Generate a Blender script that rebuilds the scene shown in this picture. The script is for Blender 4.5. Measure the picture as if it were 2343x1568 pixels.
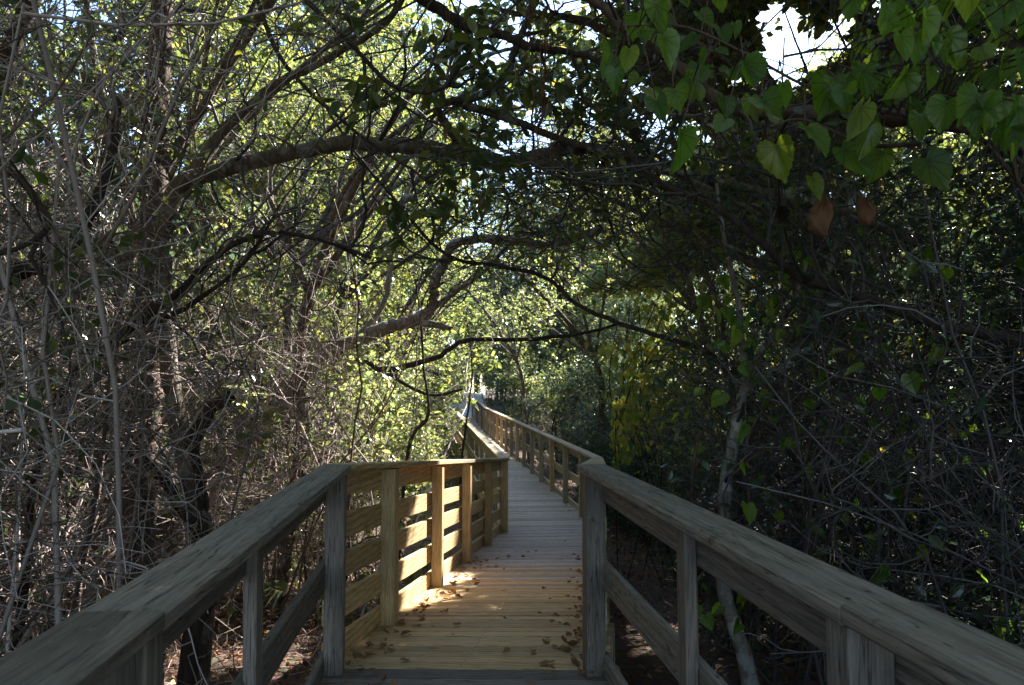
import bpy, math, random
import numpy as np
from mathutils import Vector

for o in list(bpy.data.objects):
    bpy.data.objects.remove(o)
scene = bpy.context.scene
COL = scene.collection
R = math.radians
rng = np.random.default_rng(7)
random.seed(7)

# ------------------------------------------------------------------ camera
F = 1750.0                     # focal length in units of a 2343-unit wide frame
CX, CY, HORIZON = 1171.5, 784.0, 897.0
EYE = 1.46
PITCH = math.atan((HORIZON - CY) / F)
cam_d = bpy.data.cameras.new("camera")
cam = bpy.data.objects.new("camera", cam_d)
COL.objects.link(cam)
cam.location = (0, 0, EYE)
cam.rotation_euler = (math.pi / 2 + PITCH, 0, 0)
cam_d.sensor_width = 36
cam_d.lens = F / 2343 * 36
cam_d.clip_start = 0.05
cam_d.clip_end = 2000
cam_d.dof.use_dof = True
cam_d.dof.focus_distance = 4.6
cam_d.dof.aperture_fstop = 8
scene.camera = cam

# ------------------------------------------------------------------ sky, sun, exposure
SUN_AZ, SUN_EL = 38.0, 40.0
SUN = np.array([math.sin(R(SUN_AZ)) * math.cos(R(SUN_EL)), math.cos(R(SUN_AZ)) * math.cos(R(SUN_EL)), math.sin(R(SUN_EL))])
world = bpy.data.worlds.new("World")
scene.world = world
world.use_nodes = True
wn = world.node_tree
sky = wn.nodes.new("ShaderNodeTexSky")
sky.sky_type = 'NISHITA'
sky.sun_disc = False
sky.ozone_density = 3.0
sky.dust_density = 0.6
sky.sun_elevation = R(SUN_EL)
sky.sun_rotation = R(SUN_AZ)
wn.links.new(sky.outputs[0], wn.nodes["Background"].inputs[0])
wn.nodes["Background"].inputs[1].default_value = 0.13
sd = bpy.data.lights.new("sun", 'SUN')
sd.energy = 5.0
sd.angle = R(0.5)
sd.color = (1.0, 0.94, 0.84)
so = bpy.data.objects.new("sun", sd)
COL.objects.link(so)
so.location = (20, 25, 30)
so.rotation_euler = Vector(SUN).to_track_quat('Z', 'Y').to_euler()
scene.view_settings.view_transform = 'Standard'
scene.view_settings.look = 'None'
scene.view_settings.exposure = 2.4
scene.view_settings.gamma = 1
scene.view_settings.use_curve_mapping = False
cy = scene.cycles
cy.max_bounces = 8
cy.diffuse_bounces = 5
cy.glossy_bounces = 2
cy.transmission_bounces = 4
cy.caustics_reflective = False
cy.caustics_refractive = False
cy.sample_clamp_indirect = 4
cy.use_denoising = True
try:
    cy.denoiser = 'OPENIMAGEDENOISE'
    cy.denoising_input_passes = 'RGB_ALBEDO_NORMAL'
    cy.denoising_prefilter = 'ACCURATE'
except Exception:
    pass


# ------------------------------------------------------------------ helpers
def at(px, py, Y):
    """the point at distance Y ahead that a measured direction leads to"""
    x = (px - CX) / F
    z = -(py - CY) / F
    c, s = math.cos(PITCH), math.sin(PITCH)
    dy, dz = c - z * s, s + z * c
    return np.array([x * Y / dy, Y, EYE + dz * Y / dy])


def tag(o, label=None, cat=None, group=None, kind=None):
    if label: o["label"] = label
    if cat: o["category"] = cat
    if group: o["group"] = group
    if kind: o["kind"] = kind
    return o


def empty(name, loc, rz=0.0):
    o = bpy.data.objects.new(name, None)
    o.empty_display_size = 0.2
    COL.objects.link(o)
    o.location = [float(v) for v in loc]
    o.rotation_euler = (0, 0, rz)
    return o


class Geo:
    """collects vertices and faces as arrays, then becomes ONE mesh object"""
    def __init__(self):
        self.v, self.q, self.t, self.n = [], [], [], 0
        self.qm, self.tm = [], []

    def add(self, V, Q=None, T=None, m=0):
        V = np.asarray(V, float).reshape(-1, 3)
        if Q is not None and len(Q):
            self.q.append(np.asarray(Q, np.int64) + self.n); self.qm.append(np.full(len(Q), m))
        if T is not None and len(T):
            self.t.append(np.asarray(T, np.int64) + self.n); self.tm.append(np.full(len(T), m))
        self.v.append(V)
        self.n += len(V)

    def mesh(self, name, mats, origin=(0, 0, 0), rz=0.0, smooth=True):
        V = np.concatenate(self.v) - np.asarray(origin, float)
        if rz:
            c, s = math.cos(-rz), math.sin(-rz)
            V = np.stack([V[:, 0] * c - V[:, 1] * s, V[:, 0] * s + V[:, 1] * c, V[:, 2]], 1)
        Q = np.concatenate(self.q) if self.q else np.zeros((0, 4), np.int64)
        T = np.concatenate(self.t) if self.t else np.zeros((0, 3), np.int64)
        me = bpy.data.meshes.new(name)
        me.vertices.add(len(V))
        me.vertices.foreach_set("co", V.astype(np.float32).ravel())
        loops = np.concatenate([Q.ravel(), T.ravel()]).astype(np.int32)
        me.loops.add(len(loops))
        me.loops.foreach_set("vertex_index", loops)
        starts = np.concatenate([np.arange(len(Q)) * 4, len(Q) * 4 + np.arange(len(T)) * 3]).astype(np.int32)
        me.polygons.add(len(starts))
        me.polygons.foreach_set("loop_start", starts)
        mi = np.concatenate(self.qm + self.tm).astype(np.int32)
        me.polygons.foreach_set("material_index", mi)
        me.polygons.foreach_set("use_smooth", np.full(len(starts), smooth))
        for m in (mats if isinstance(mats, (list, tuple)) else [mats]):
            me.materials.append(m)
        me.update(calc_edges=True)
        return me

    def obj(self, name, mats, parent=None, origin=None, rz=0.0, smooth=True):
        if parent is not None and origin is None:
            origin = tuple(parent.location); rz = parent.rotation_euler.z
        o = bpy.data.objects.new(name, self.mesh(name, mats, origin or (0, 0, 0), rz, smooth))
        COL.objects.link(o)
        if parent is not None:
            o.parent = parent
        elif origin:
            o.location = origin
        return o


def norm(v):
    return v / np.maximum(np.linalg.norm(v, axis=-1, keepdims=True), 1e-9)


def tubes(g, P, rad, sides=4, m=0, wob=0.0):
    """P (N,K,3) polylines, rad (N,K) radii -> tapered tubes"""
    P = np.asarray(P, float)
    N, K, _ = P.shape
    if N == 0: return
    T = norm(np.gradient(P, axis=1))
    mean = norm(P[:, -1] - P[:, 0])
    ref = np.where(np.abs(mean[:, 2:3]) < 0.75, np.array([[0, 0, 1.0]]), np.array([[1.0, 0, 0]]))[:, None, :]
    U = norm(np.cross(T, np.broadcast_to(ref, T.shape)))
    W = np.cross(T, U)
    a = np.arange(sides) * 2 * math.pi / sides
    rad = np.asarray(rad, float)[..., None, None] * np.ones((1, 1, sides, 1))
    if wob: rad = rad * (1 + wob * rng.normal(size=rad.shape))
    V = P[:, :, None, :] + rad * (U[:, :, None, :] * np.cos(a)[None, None, :, None] + W[:, :, None, :] * np.sin(a)[None, None, :, None])
    i = np.arange(N)[:, None, None] * K * sides
    k = np.arange(K - 1)[None, :, None] * sides
    s = np.arange(sides)[None, None, :]
    s2 = (s + 1) % sides
    Q = np.stack([i + k + s, i + k + s2, i + k + sides + s2, i + k + sides + s], -1).reshape(-1, 4)
    g.add(V.reshape(-1, 3), Q, m=m)


def smooth_path(pts, n):
    """Catmull-Rom through pts, resampled to n points"""
    P = np.asarray(pts, float)
    P = np.vstack([2 * P[0] - P[1], P, 2 * P[-1] - P[-2]])
    out = []
    for u in np.linspace(0, len(P) - 3 - 1e-6, n):
        k = int(u); t = u - k
        a, b, c, d = P[k], P[k + 1], P[k + 2], P[k + 3]
        out.append(0.5 * ((2 * b) + (c - a) * t + (2 * a - 5 * b + 4 * c - d) * t * t + (3 * b - a - 3 * c + d) * t ** 3))
    return np.array(out)


def sprout(P, n, length, K=6, tmin=0.1, tmax=1.0, ang=(35, 80), up=0.0, wander=0.25, bias=None):
    """n children on every parent polyline of P (N,K0,3)"""
    N, K0, _ = P.shape
    par = np.repeat(np.arange(N), n)
    M = len(par)
    t = rng.uniform(tmin, tmax, M) * (K0 - 1)
    k = np.minimum(t.astype(int), K0 - 2)
    f = (t - k)[:, None]
    start = P[par, k] * (1 - f) + P[par, k + 1] * f
    tan = norm(P[par, k + 1] - P[par, k])
    rnd = norm(rng.normal(size=(M, 3)))
    perp = norm(rnd - (rnd * tan).sum(1, keepdims=True) * tan)
    A = np.radians(rng.uniform(ang[0], ang[1], M))[:, None]
    d = tan * np.cos(A) + perp * np.sin(A)
    d[:, 2] += up
    if bias is not None: d += np.asarray(bias)
    return walk(start, norm(d), rng.uniform(length[0], length[1], M), K, wander)


def walk(start, d, L, K, wander, grav=0.0):
    M = len(start)
    step = (np.asarray(L) / (K - 1))[:, None]
    pts = [start]
    for _ in range(K - 1):
        d = norm(d + rng.normal(size=(M, 3)) * wander + np.array([0, 0, -grav]))
        pts.append(pts[-1] + d * step)
    return np.stack(pts, 1)


def taper(N, K, r0, r1):
    r0 = np.broadcast_to(np.asarray(r0, float), (N,))[:, None]
    return r0 * np.linspace(1, r1, K)[None, :]


LEAF_V = np.array([(0, 0, 0), (0, .36, .02), (0, .72, .0), (0, 1, -.08), (-.22, .32, .07), (-.19, .66, .05), (.22, .32, .07), (.19, .66, .05)])
LEAF_Q = np.array([(1, 2, 5, 4), (2, 1, 6, 7)])
LEAF_T = np.array([(0, 1, 4), (2, 3, 5), (1, 0, 6), (3, 2, 7)])
OVAL_V = np.array([(0, 0, 0), (0, 1, -.05), (-.27, .35, .06), (-.22, .72, .04), (.27, .35, .06), (.22, .72, .04)])
OVAL_Q = np.array([(0, 1, 3, 2), (1, 0, 4, 5)])


def leaves(g, pos, size, drop=0.35, kind='leaf', m=0, face=None):
    """leaf-shaped faces at pos, pointing every way and drooping by drop"""
    N = len(pos)
    if N == 0: return
    d = rng.normal(size=(N, 3))
    d[:, 2] = d[:, 2] * 0.7 - drop
    d = norm(d)
    nrm = rng.normal(size=(N, 3)) + np.array([0, 0, 0.9])
    if face is not None: nrm = nrm * 0.6 + np.asarray(face)
    nrm = norm(nrm - (nrm * d).sum(1, keepdims=True) * d)
    x = np.cross(d, nrm)
    tv, tq, tt = (LEAF_V, LEAF_Q, LEAF_T) if kind == 'leaf' else (OVAL_V, OVAL_Q, None)
    s = rng.uniform(size[0], size[1], N)[:, None, None]
    V = pos[:, None, :] + s * (tv[None, :, 0:1] * x[:, None] + tv[None, :, 1:2] * d[:, None] + tv[None, :, 2:3] * nrm[:, None])
    o = (np.arange(N) * len(tv))[:, None, None]
    g.add(V.reshape(-1, 3), (tq[None] + o).reshape(-1, 4), None if tt is None else (tt[None] + o).reshape(-1, 3), m=m)


def on_lines(P, n, tmin=0.2):
    """n random points on each polyline"""
    N, K0, _ = P.shape
    par = np.repeat(np.arange(N), n)
    t = rng.uniform(tmin, 1.0, len(par)) * (K0 - 1)
    k = np.minimum(t.astype(int), K0 - 2)
    f = (t - k)[:, None]
    return P[par, k] * (1 - f) + P[par, k + 1] * f


def box_pts(g, c, m=0):
    """c: 8 corners, bottom ring 0-3 then top ring 4-7"""
    g.add(c, [(3, 2, 1, 0), (4, 5, 6, 7), (0, 1, 5, 4), (1, 2, 6, 5), (2, 3, 7, 6), (3, 0, 4, 7)], m=m)


def ground_z(x, y):
    x = np.asarray(x, float); y = np.asarray(y, float)
    prof = np.interp(y, [-60, 3, 6, 11, 22, 32, 40, 60, 90, 400], [-.6, -.58, -.72, -1.15, -1.0, -.75, .0, .8, 1.4, 2])
    wave = 0.09 * np.sin(x * 1.3 + y * .7) + 0.07 * np.sin(x * .6 - y * 1.1 + 1) + 0.04 * np.sin(x * 3.1 + 2 * y)
    near = np.clip((np.abs(x - walk_x(y)) - 1.2) / 2, 0, 1)
    return prof + wave * (0.25 + 0.75 * near) + 0.02 * np.clip(np.abs(x) - 6, 0, 60)


# boardwalk plan: inner faces of the posts, left and right, with deck height
LEFT = [(-0.365, -1.6, 0.0), (-0.886, 4.16, 0.0), (-0.055, 11.3, -0.575), (-2.45, 32.0, -0.25), (-3.38, 40.0, 0.16)]
RIGHT = [(0.894, -1.6, 0.0), (0.372, 4.14, 0.0), (1.212, 11.42, -0.575), (-1.17, 32.0, -0.25), (-2.10, 40.0, 0.16)]


def walk_x(y):
    return np.interp(y, [p[1] for p in LEFT] + [60], [(a[0] + b[0]) / 2 for a, b in zip(LEFT, RIGHT)] + [-5.0])


def walk_z(y):
    return np.interp(y, [p[1] for p in LEFT] + [60], [p[2] for p in LEFT] + [0.9])


def clear_of_walk(P, half=0.95, head=2.25):
    """True for polylines (N,K,3) or points (N,3) outside the open corridor over the boardwalk and away from the eye"""
    p = P if P.ndim == 3 else P[:, None, :]
    x, y, z = p[..., 0], p[..., 1], p[..., 2]
    h = half + np.clip(0.35 - np.abs(z - 2), 0, .3)
    inside = (np.abs(x - walk_x(y)) < h) & (z < walk_z(y) + head) & (y < 45) & (y > -3)
    nearcam = (x ** 2 + (y - 0.0) ** 2 + (z - EYE) ** 2) < 1.25 ** 2
    return ~(inside | nearcam).any(1)


# gaps in the canopy through which the sun reaches something: (target, radius)
SHAFTS = [((-0.52, 6.75, 0.60), 0.55), ((-0.40, 7.7, 0.50), 0.55), ((-0.6, 6.4, 0.15), 0.25),
          ((-2.5, 5.9, -0.6), 0.30), ((-2.1, 6.9, -0.6), 0.25), ((-3.0, 7.4, 1.0), 0.40)]
srng = np.random.default_rng(3)
for _ in range(22):      # the left thicket
    SHAFTS.append(((srng.uniform(-3.8, -1.6), srng.uniform(4.5, 9.5), srng.uniform(.2, 4.2)), srng.uniform(.3, .6)))
for a_, b_ in ((760, 800), (815, 778), (880, 752), (950, 732), (991, 690), (1000, 640), (1030, 580)):   # the crooked limb
    SHAFTS.insert(6, (tuple(at(a_, b_, 8.6)), .26))
for a_, b_ in ((1790, 340), (1560, 330), (1930, 330)):   # the hanging vine
    SHAFTS.insert(6, (tuple(at(a_, b_, 2.2)), .11))
for a_, b_ in ((345, 150), (350, 300), (352, 430), (350, 560), (345, 690), (340, 800), (335, 900)):   # the cedar trunk
    SHAFTS.insert(6, (tuple(at(a_ + 15, b_, 5.5)), .16))
for _ in range(16):      # the upper left
    SHAFTS.insert(6, ((srng.uniform(-4.4, -1.2), srng.uniform(4.5, 7.5), srng.uniform(2.5, 5.4)), srng.uniform(.25, .5)))
for _ in range(12):      # the leaves right of the middle
    zz = srng.uniform(1.6, 4.2)
    SHAFTS.insert(6, ((2.0 + .73 * zz + srng.uniform(0, 1.5), srng.uniform(9, 14), zz), srng.uniform(.3, .6)))
for _ in range(12):      # the foliage further on
    yy = srng.uniform(11, 28)
    SHAFTS.append(((-.11 * (yy - 8) + srng.uniform(-3.5, 1.0), yy, srng.uniform(1.8, 5.5)), srng.uniform(.7, 1.2)))
# gaps where the bright sky shows: (direction through the frame, radius per metre)
HOLES = [(975, 15, 0.028), (2010, 15, 0.018), (300, 40, .010), (1180, 60, .014), (620, 90, .01)]


for _ in range(22):      # the bright break at the upper right
    HOLES.insert(0, (1810 + srng.normal(0, 62), 95 + srng.normal(0, 40), srng.uniform(.010, .024)))
for _ in range(60):      # many small breaks in the leaves overhead
    HOLES.append((srng.uniform(60, 1750), srng.uniform(-30, 470), srng.uniform(.005, .013)))


for _ in range(70):      # and more over the middle of the walk
    HOLES.append((srng.uniform(820, 1640), srng.uniform(-30, 330), srng.uniform(.006, .014)))


def open_sky(p, d0=0.0):
    keep = np.ones(len(p), bool)
    for c, r in SHAFTS:
        q = p - np.array(c)
        t = q @ SUN
        dist = np.linalg.norm(q - t[:, None] * SUN, axis=1)
        keep &= ~((dist < r * rng.uniform(.75, 1.15, len(p))) & (t > 0.25))
    eye = np.array([0, 0, EYE])
    for px, py, r in HOLES:
        dr = norm(at(px, py, 1.0) - eye)
        q = p - eye
        t = q @ dr
        dist = np.linalg.norm(q - t[:, None] * dr, axis=1)
        keep &= ~((dist < r * t * rng.uniform(.55, 1.25, len(p))) & (t > max(3.0, d0)))
    return keep


# ------------------------------------------------------------------ materials
def new_mat(name):
    m = bpy.data.materials.new(name)
    m.use_nodes = True
    nt = m.node_tree
    return m, nt, nt.nodes, nt.links, nt.nodes["Principled BSDF"]


def ramp(ns, stops):
    r = ns.new("ShaderNodeValToRGB")
    e = r.color_ramp.elements
    while len(e) < len(stops): e.new(0.5)
    for k, (p, c) in enumerate(stops):
        e[k].position = p
        e[k].color = (*c, 1) if len(c) == 3 else c
    return r


def wood(name, light, dark, weather, amount, along='Y', rings=9.0, rough=0.8, stain=(0.03, 0.03, 0.025), stain_cut=0.62):
    m, nt, ns, ln, b = new_mat(name)
    tc = ns.new("ShaderNodeTexCoord")
    geo = ns.new("ShaderNodeNewGeometry")
    off = ns.new("ShaderNodeVectorMath"); off.operation = 'MULTIPLY_ADD'
    ri = ns.new("ShaderNodeCombineXYZ")
    oi = ns.new("ShaderNodeObjectInfo")
    sm = ns.new("ShaderNodeMath"); sm.operation = 'ADD'
    fc = ns.new("ShaderNodeMath"); fc.operation = 'FRACT'
    ln.new(geo.outputs["Random Per Island"], sm.inputs[0]); ln.new(oi.outputs["Random"], sm.inputs[1]); ln.new(sm.outputs[0], fc.inputs[0])
    for k in range(3): ln.new(fc.outputs[0], ri.inputs[k])
    ln.new(ri.outputs[0], off.inputs[0])
    off.inputs[1].default_value = (3.7, 41.0, 5.3)
    ln.new(tc.outputs["Object"], off.inputs[2])
    sc = {'X': (.06, 1, 1), 'Y': (1, .06, 1), 'Z': (1, 1, .06)}[along]
    mp = ns.new("ShaderNodeMapping")
    mp.inputs["Scale"].default_value = sc
    ln.new(off.outputs[0], mp.inputs[0])
    wv = ns.new("ShaderNodeTexWave")
    wv.wave_type = 'RINGS'; wv.rings_direction = along
    wv.inputs["Scale"].default_value = rings
    wv.inputs["Distortion"].default_value = 5.5
    wv.inputs["Detail"].default_value = 3
    wv.inputs["Detail Scale"].default_value = 1.3
    ln.new(mp.outputs[0], wv.inputs[0])
    fine = ns.new("ShaderNodeTexNoise")
    fine.inputs["Scale"].default_value = 150
    fine.inputs["Detail"].default_value = 5
    ln.new(mp.outputs[0], fine.inputs[0])
    big = ns.new("ShaderNodeTexNoise")
    big.inputs["Scale"].default_value = 3.2
    big.inputs["Detail"].default_value = 6
    ln.new(off.outputs[0], big.inputs[0])
    mix1 = ns.new("ShaderNodeMix"); mix1.data_type = 'RGBA'
    mix1.inputs[6].default_value = (*light, 1); mix1.inputs[7].default_value = (*dark, 1)
    wr = ramp(ns, [(0.35, (0, 0, 0)), (0.95, (.85, .85, .85))])
    ln.new(wv.outputs["Fac"], wr.inputs[0]); ln.new(wr.outputs[0], mix1.inputs[0])
    mix2 = ns.new("ShaderNodeMix"); mix2.data_type = 'RGBA'
    mix2.inputs[7].default_value = (*weather, 1)
    br = ramp(ns, [(0.3, (max(0, amount - .3),) * 3), (0.7, (min(1, amount + .3),) * 3)])
    ln.new(big.outputs["Fac"], br.inputs[0]); ln.new(br.outputs[0], mix2.inputs[0]); ln.new(mix1.outputs[2], mix2.inputs[6])
    hs = ns.new("ShaderNodeHueSaturation")
    mv = ns.new("ShaderNodeMapRange")
    mv.inputs["To Min"].default_value = 0.72; mv.inputs["To Max"].default_value = 1.22
    ln.new(fc.outputs[0], mv.inputs[0]); ln.new(mv.outputs[0], hs.inputs["Value"]); ln.new(mix2.outputs[2], hs.inputs["Color"])
    mix3 = ns.new("ShaderNodeMix"); mix3.data_type = 'RGBA'; mix3.blend_type = 'MULTIPLY'
    fr = ramp(ns, [(0.30, (.55, .54, .53)), (0.47, (.95, .95, .95)), (0.7, (1.25, 1.23, 1.21))])
    mix3.inputs[0].default_value = 1
    ln.new(fine.outputs["Fac"], fr.inputs[0]); ln.new(hs.outputs[0], mix3.inputs[6]); ln.new(fr.outputs[0], mix3.inputs[7])
    st = ns.new("ShaderNodeTexNoise"); st.inputs["Scale"].default_value = 9; st.inputs["Detail"].default_value = 8
    st.inputs["Roughness"].default_value = .7
    ln.new(off.outputs[0], st.inputs[0])
    sr = ramp(ns, [(stain_cut, (0, 0, 0)), (stain_cut + .12, (.75, .75, .75))])
    mix4 = ns.new("ShaderNodeMix"); mix4.data_type = 'RGBA'
    mix4.inputs[7].default_value = (*stain, 1)
    ln.new(st.outputs["Fac"], sr.inputs[0]); ln.new(sr.outputs[0], mix4.inputs[0]); ln.new(mix3.outputs[2], mix4.inputs[6])
    # pale scuffs
    sk = ns.new("ShaderNodeTexNoise"); sk.inputs["Scale"].default_value = 38; sk.inputs["Detail"].default_value = 9; sk.inputs["Roughness"].default_value = .8
    smp = ns.new("ShaderNodeMapping"); smp.inputs["Scale"].default_value = {'X': (.35, 1, 1), 'Y': (1, .35, 1), 'Z': (1, 1, .35)}[along]
    smp.inputs["Rotation"].default_value = (0, 0, .35)
    ln.new(off.outputs[0], smp.inputs[0]); ln.new(smp.outputs[0], sk.inputs[0])
    kr2 = ramp(ns, [(.56, (0, 0, 0)), (.70, (.55, .55, .55))])
    mix6 = ns.new("ShaderNodeMix"); mix6.data_type = 'RGBA'
    mix6.inputs[7].default_value = (min(1, light[0] * 1.35), min(1, light[1] * 1.4), min(1, light[2] * 1.45), 1)
    ln.new(sk.outputs["Fac"], kr2.inputs[0]); ln.new(kr2.outputs[0], mix6.inputs[0]); ln.new(mix4.outputs[2], mix6.inputs[6])
    mix4 = mix6
    # cracks that follow the grain
    ck = ns.new("ShaderNodeTexNoise"); ck.inputs["Scale"].default_value = 26; ck.inputs["Detail"].default_value = 3
    cmp_ = ns.new("ShaderNodeMapping"); cmp_.inputs["Scale"].default_value = {'X': (.035, 1, 1), 'Y': (1, .035, 1), 'Z': (1, 1, .035)}[along]
    ln.new(off.outputs[0], cmp_.inputs[0]); ln.new(cmp_.outputs[0], ck.inputs[0])
    ca = ns.new("ShaderNodeMath"); ca.operation = 'SUBTRACT'; ca.inputs[1].default_value = .5
    cb = ns.new("ShaderNodeMath"); cb.operation = 'ABSOLUTE'
    ln.new(ck.outputs["Fac"], ca.inputs[0]); ln.new(ca.outputs[0], cb.inputs[0])
    cw = .010 if amount > .3 else .004
    cr_ = ramp(ns, [(cw * .4, (.8, .8, .8)), (cw, (0, 0, 0))])
    ln.new(cb.outputs[0], cr_.inputs[0])
    mix7 = ns.new("ShaderNodeMix"); mix7.data_type = 'RGBA'
    mix7.inputs[7].default_value = (dark[0] * .25, dark[1] * .25, dark[2] * .25, 1)
    ln.new(cr_.outputs[0], mix7.inputs[0]); ln.new(mix4.outputs[2], mix7.inputs[6])
    mix4 = mix7
    # small knots
    vo = ns.new("ShaderNodeTexVoronoi"); vo.inputs["Scale"].default_value = 2.3
    kmap = ns.new("ShaderNodeMapping"); kmap.inputs["Scale"].default_value = {'X': (.55, 1, 1), 'Y': (1, .55, 1), 'Z': (1, 1, .55)}[along]
    ln.new(off.outputs[0], kmap.inputs[0]); ln.new(kmap.outputs[0], vo.inputs[0])
    kr = ramp(ns, [(0.028, (.85, .85, .85)), (0.06, (0, 0, 0))])
    mix5 = ns.new("ShaderNodeMix"); mix5.data_type = 'RGBA'
    mix5.inputs[7].default_value = (dark[0] * .3, dark[1] * .25, dark[2] * .25, 1)
    ln.new(vo.outputs["Distance"], kr.inputs[0]); ln.new(kr.outputs[0], mix5.inputs[0]); ln.new(mix4.outputs[2], mix5.inputs[6])
    ln.new(mix5.outputs[2], b.inputs["Base Color"])
    b.inputs["Roughness"].default_value = rough
    b.inputs["Specular IOR Level"].default_value = 0.3
    bp = ns.new("ShaderNodeBump"); bp.inputs["Strength"].default_value = 0.55; bp.inputs["Distance"].default_value = 0.004
    ln.new(fine.outputs["Fac"], bp.inputs["Height"]); ln.new(bp.outputs[0], b.inputs["Normal"])
    return m


GREY = dict(light=(.25, .205, .17), dark=(.13, .10, .08), weather=(.19, .165, .15), amount=.5, stain_cut=.60)
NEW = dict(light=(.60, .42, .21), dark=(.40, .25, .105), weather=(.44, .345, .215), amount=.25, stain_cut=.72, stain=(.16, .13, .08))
MID = dict(light=(.42, .33, .20), dark=(.27, .19, .10), weather=(.33, .29, .23), amount=.45, stain_cut=.66, stain=(.09, .075, .05))
W = {}
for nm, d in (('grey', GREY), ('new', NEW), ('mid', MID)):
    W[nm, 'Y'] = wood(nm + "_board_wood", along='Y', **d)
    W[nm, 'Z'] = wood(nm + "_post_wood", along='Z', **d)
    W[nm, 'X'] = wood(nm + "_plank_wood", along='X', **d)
NAIL, nt_, ns_, ln_m, b_n = new_mat("rusty_nail")
b_n.inputs["Base Color"].default_value = (.035, .022, .018, 1)
b_n.inputs["Roughness"].default_value = .6
W['pale', 'X'] = wood("pale_plank_wood", along='X', light=(.47, .39, .32), dark=(.33, .255, .20), weather=(.41, .36, .32), amount=.5, stain_cut=.68, stain=(.12, .10, .085))


def leaf_mat(name, stops, trans, mixf=0.45, rough=0.42, spec=0.5, veins=False):
    m, nt, ns, ln, b = new_mat(name)
    geo = ns.new("ShaderNodeNewGeometry")
    r = ramp(ns, stops)
    ln.new(geo.outputs["Random Per Island"], r.inputs[0])
    b.inputs["Roughness"].default_value = rough
    b.inputs["Specular IOR Level"].default_value = spec
    tc = ns.new("ShaderNodeTexCoord")
    nz = ns.new("ShaderNodeTexNoise"); nz.inputs["Scale"].default_value = 28; nz.inputs["Detail"].default_value = 3
    ln.new(tc.outputs["Object"], nz.inputs[0])
    vr = ns.new("ShaderNodeMapRange"); vr.inputs["To Min"].default_value = .65; vr.inputs["To Max"].default_value = 1.35
    ln.new(nz.outputs["Fac"], vr.inputs[0])
    hs = ns.new("ShaderNodeHueSaturation")
    ln.new(r.outputs[0], hs.inputs["Color"]); ln.new(vr.outputs[0], hs.inputs["Value"])
    if veins:
        va = ns.new("ShaderNodeAttribute"); va.attribute_name = "vein"
        vm = ns.new("ShaderNodeMapRange"); vm.inputs["From Min"].default_value = .72; vm.inputs["To Min"].default_value = 1; vm.inputs["To Max"].default_value = .5
        ln.new(va.outputs["Fac"], vm.inputs[0])
        mm = ns.new("ShaderNodeMath"); mm.operation = 'MULTIPLY'
        ln.new(vr.outputs[0], mm.inputs[0]); ln.new(vm.outputs[0], mm.inputs[1]); ln.new(mm.outputs[0], hs.inputs["Value"])
    ln.new(hs.outputs[0], b.inputs["Base Color"])
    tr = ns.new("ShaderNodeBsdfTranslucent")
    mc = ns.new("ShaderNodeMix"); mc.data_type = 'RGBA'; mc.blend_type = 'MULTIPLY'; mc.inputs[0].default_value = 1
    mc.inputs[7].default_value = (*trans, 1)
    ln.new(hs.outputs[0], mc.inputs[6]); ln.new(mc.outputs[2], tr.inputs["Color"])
    ms = ns.new("ShaderNodeMixShader"); ms.inputs[0].default_value = mixf
    ln.new(b.outputs[0], ms.inputs[1]); ln.new(tr.outputs[0], ms.inputs[2])
    ln.new(ms.outputs[0], ns["Material Output"].inputs["Surface"])
    return m


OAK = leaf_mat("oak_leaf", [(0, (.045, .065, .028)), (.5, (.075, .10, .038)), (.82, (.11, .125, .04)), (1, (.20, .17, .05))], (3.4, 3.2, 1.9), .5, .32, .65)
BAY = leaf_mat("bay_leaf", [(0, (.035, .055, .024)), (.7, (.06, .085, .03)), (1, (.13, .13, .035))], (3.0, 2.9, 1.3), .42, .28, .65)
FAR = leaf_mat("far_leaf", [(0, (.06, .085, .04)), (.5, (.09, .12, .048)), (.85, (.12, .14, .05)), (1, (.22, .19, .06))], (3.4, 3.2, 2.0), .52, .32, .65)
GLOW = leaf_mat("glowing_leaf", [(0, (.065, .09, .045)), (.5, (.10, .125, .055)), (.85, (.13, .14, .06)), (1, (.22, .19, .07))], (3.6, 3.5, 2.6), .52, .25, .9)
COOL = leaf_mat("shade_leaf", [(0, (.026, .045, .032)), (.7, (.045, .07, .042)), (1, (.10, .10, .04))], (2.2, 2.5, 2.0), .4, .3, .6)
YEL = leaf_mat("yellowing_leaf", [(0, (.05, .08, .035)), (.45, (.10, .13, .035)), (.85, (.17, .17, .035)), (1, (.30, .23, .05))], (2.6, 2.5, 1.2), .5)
DEADLEAF = leaf_mat("dead_leaf", [(0, (.09, .042, .022)), (.4, (.20, .10, .05)), (.75, (.32, .19, .10)), (1, (.45, .34, .19))], (1.2, 1.0, .7), .18, .75, .2)


DEAD_DARK = leaf_mat("dark_dead_leaf", [(0, (.10, .05, .03)), (1, (.17, .085, .045))], (1.2, 1.0, .7), .12, .75, .2)


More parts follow.
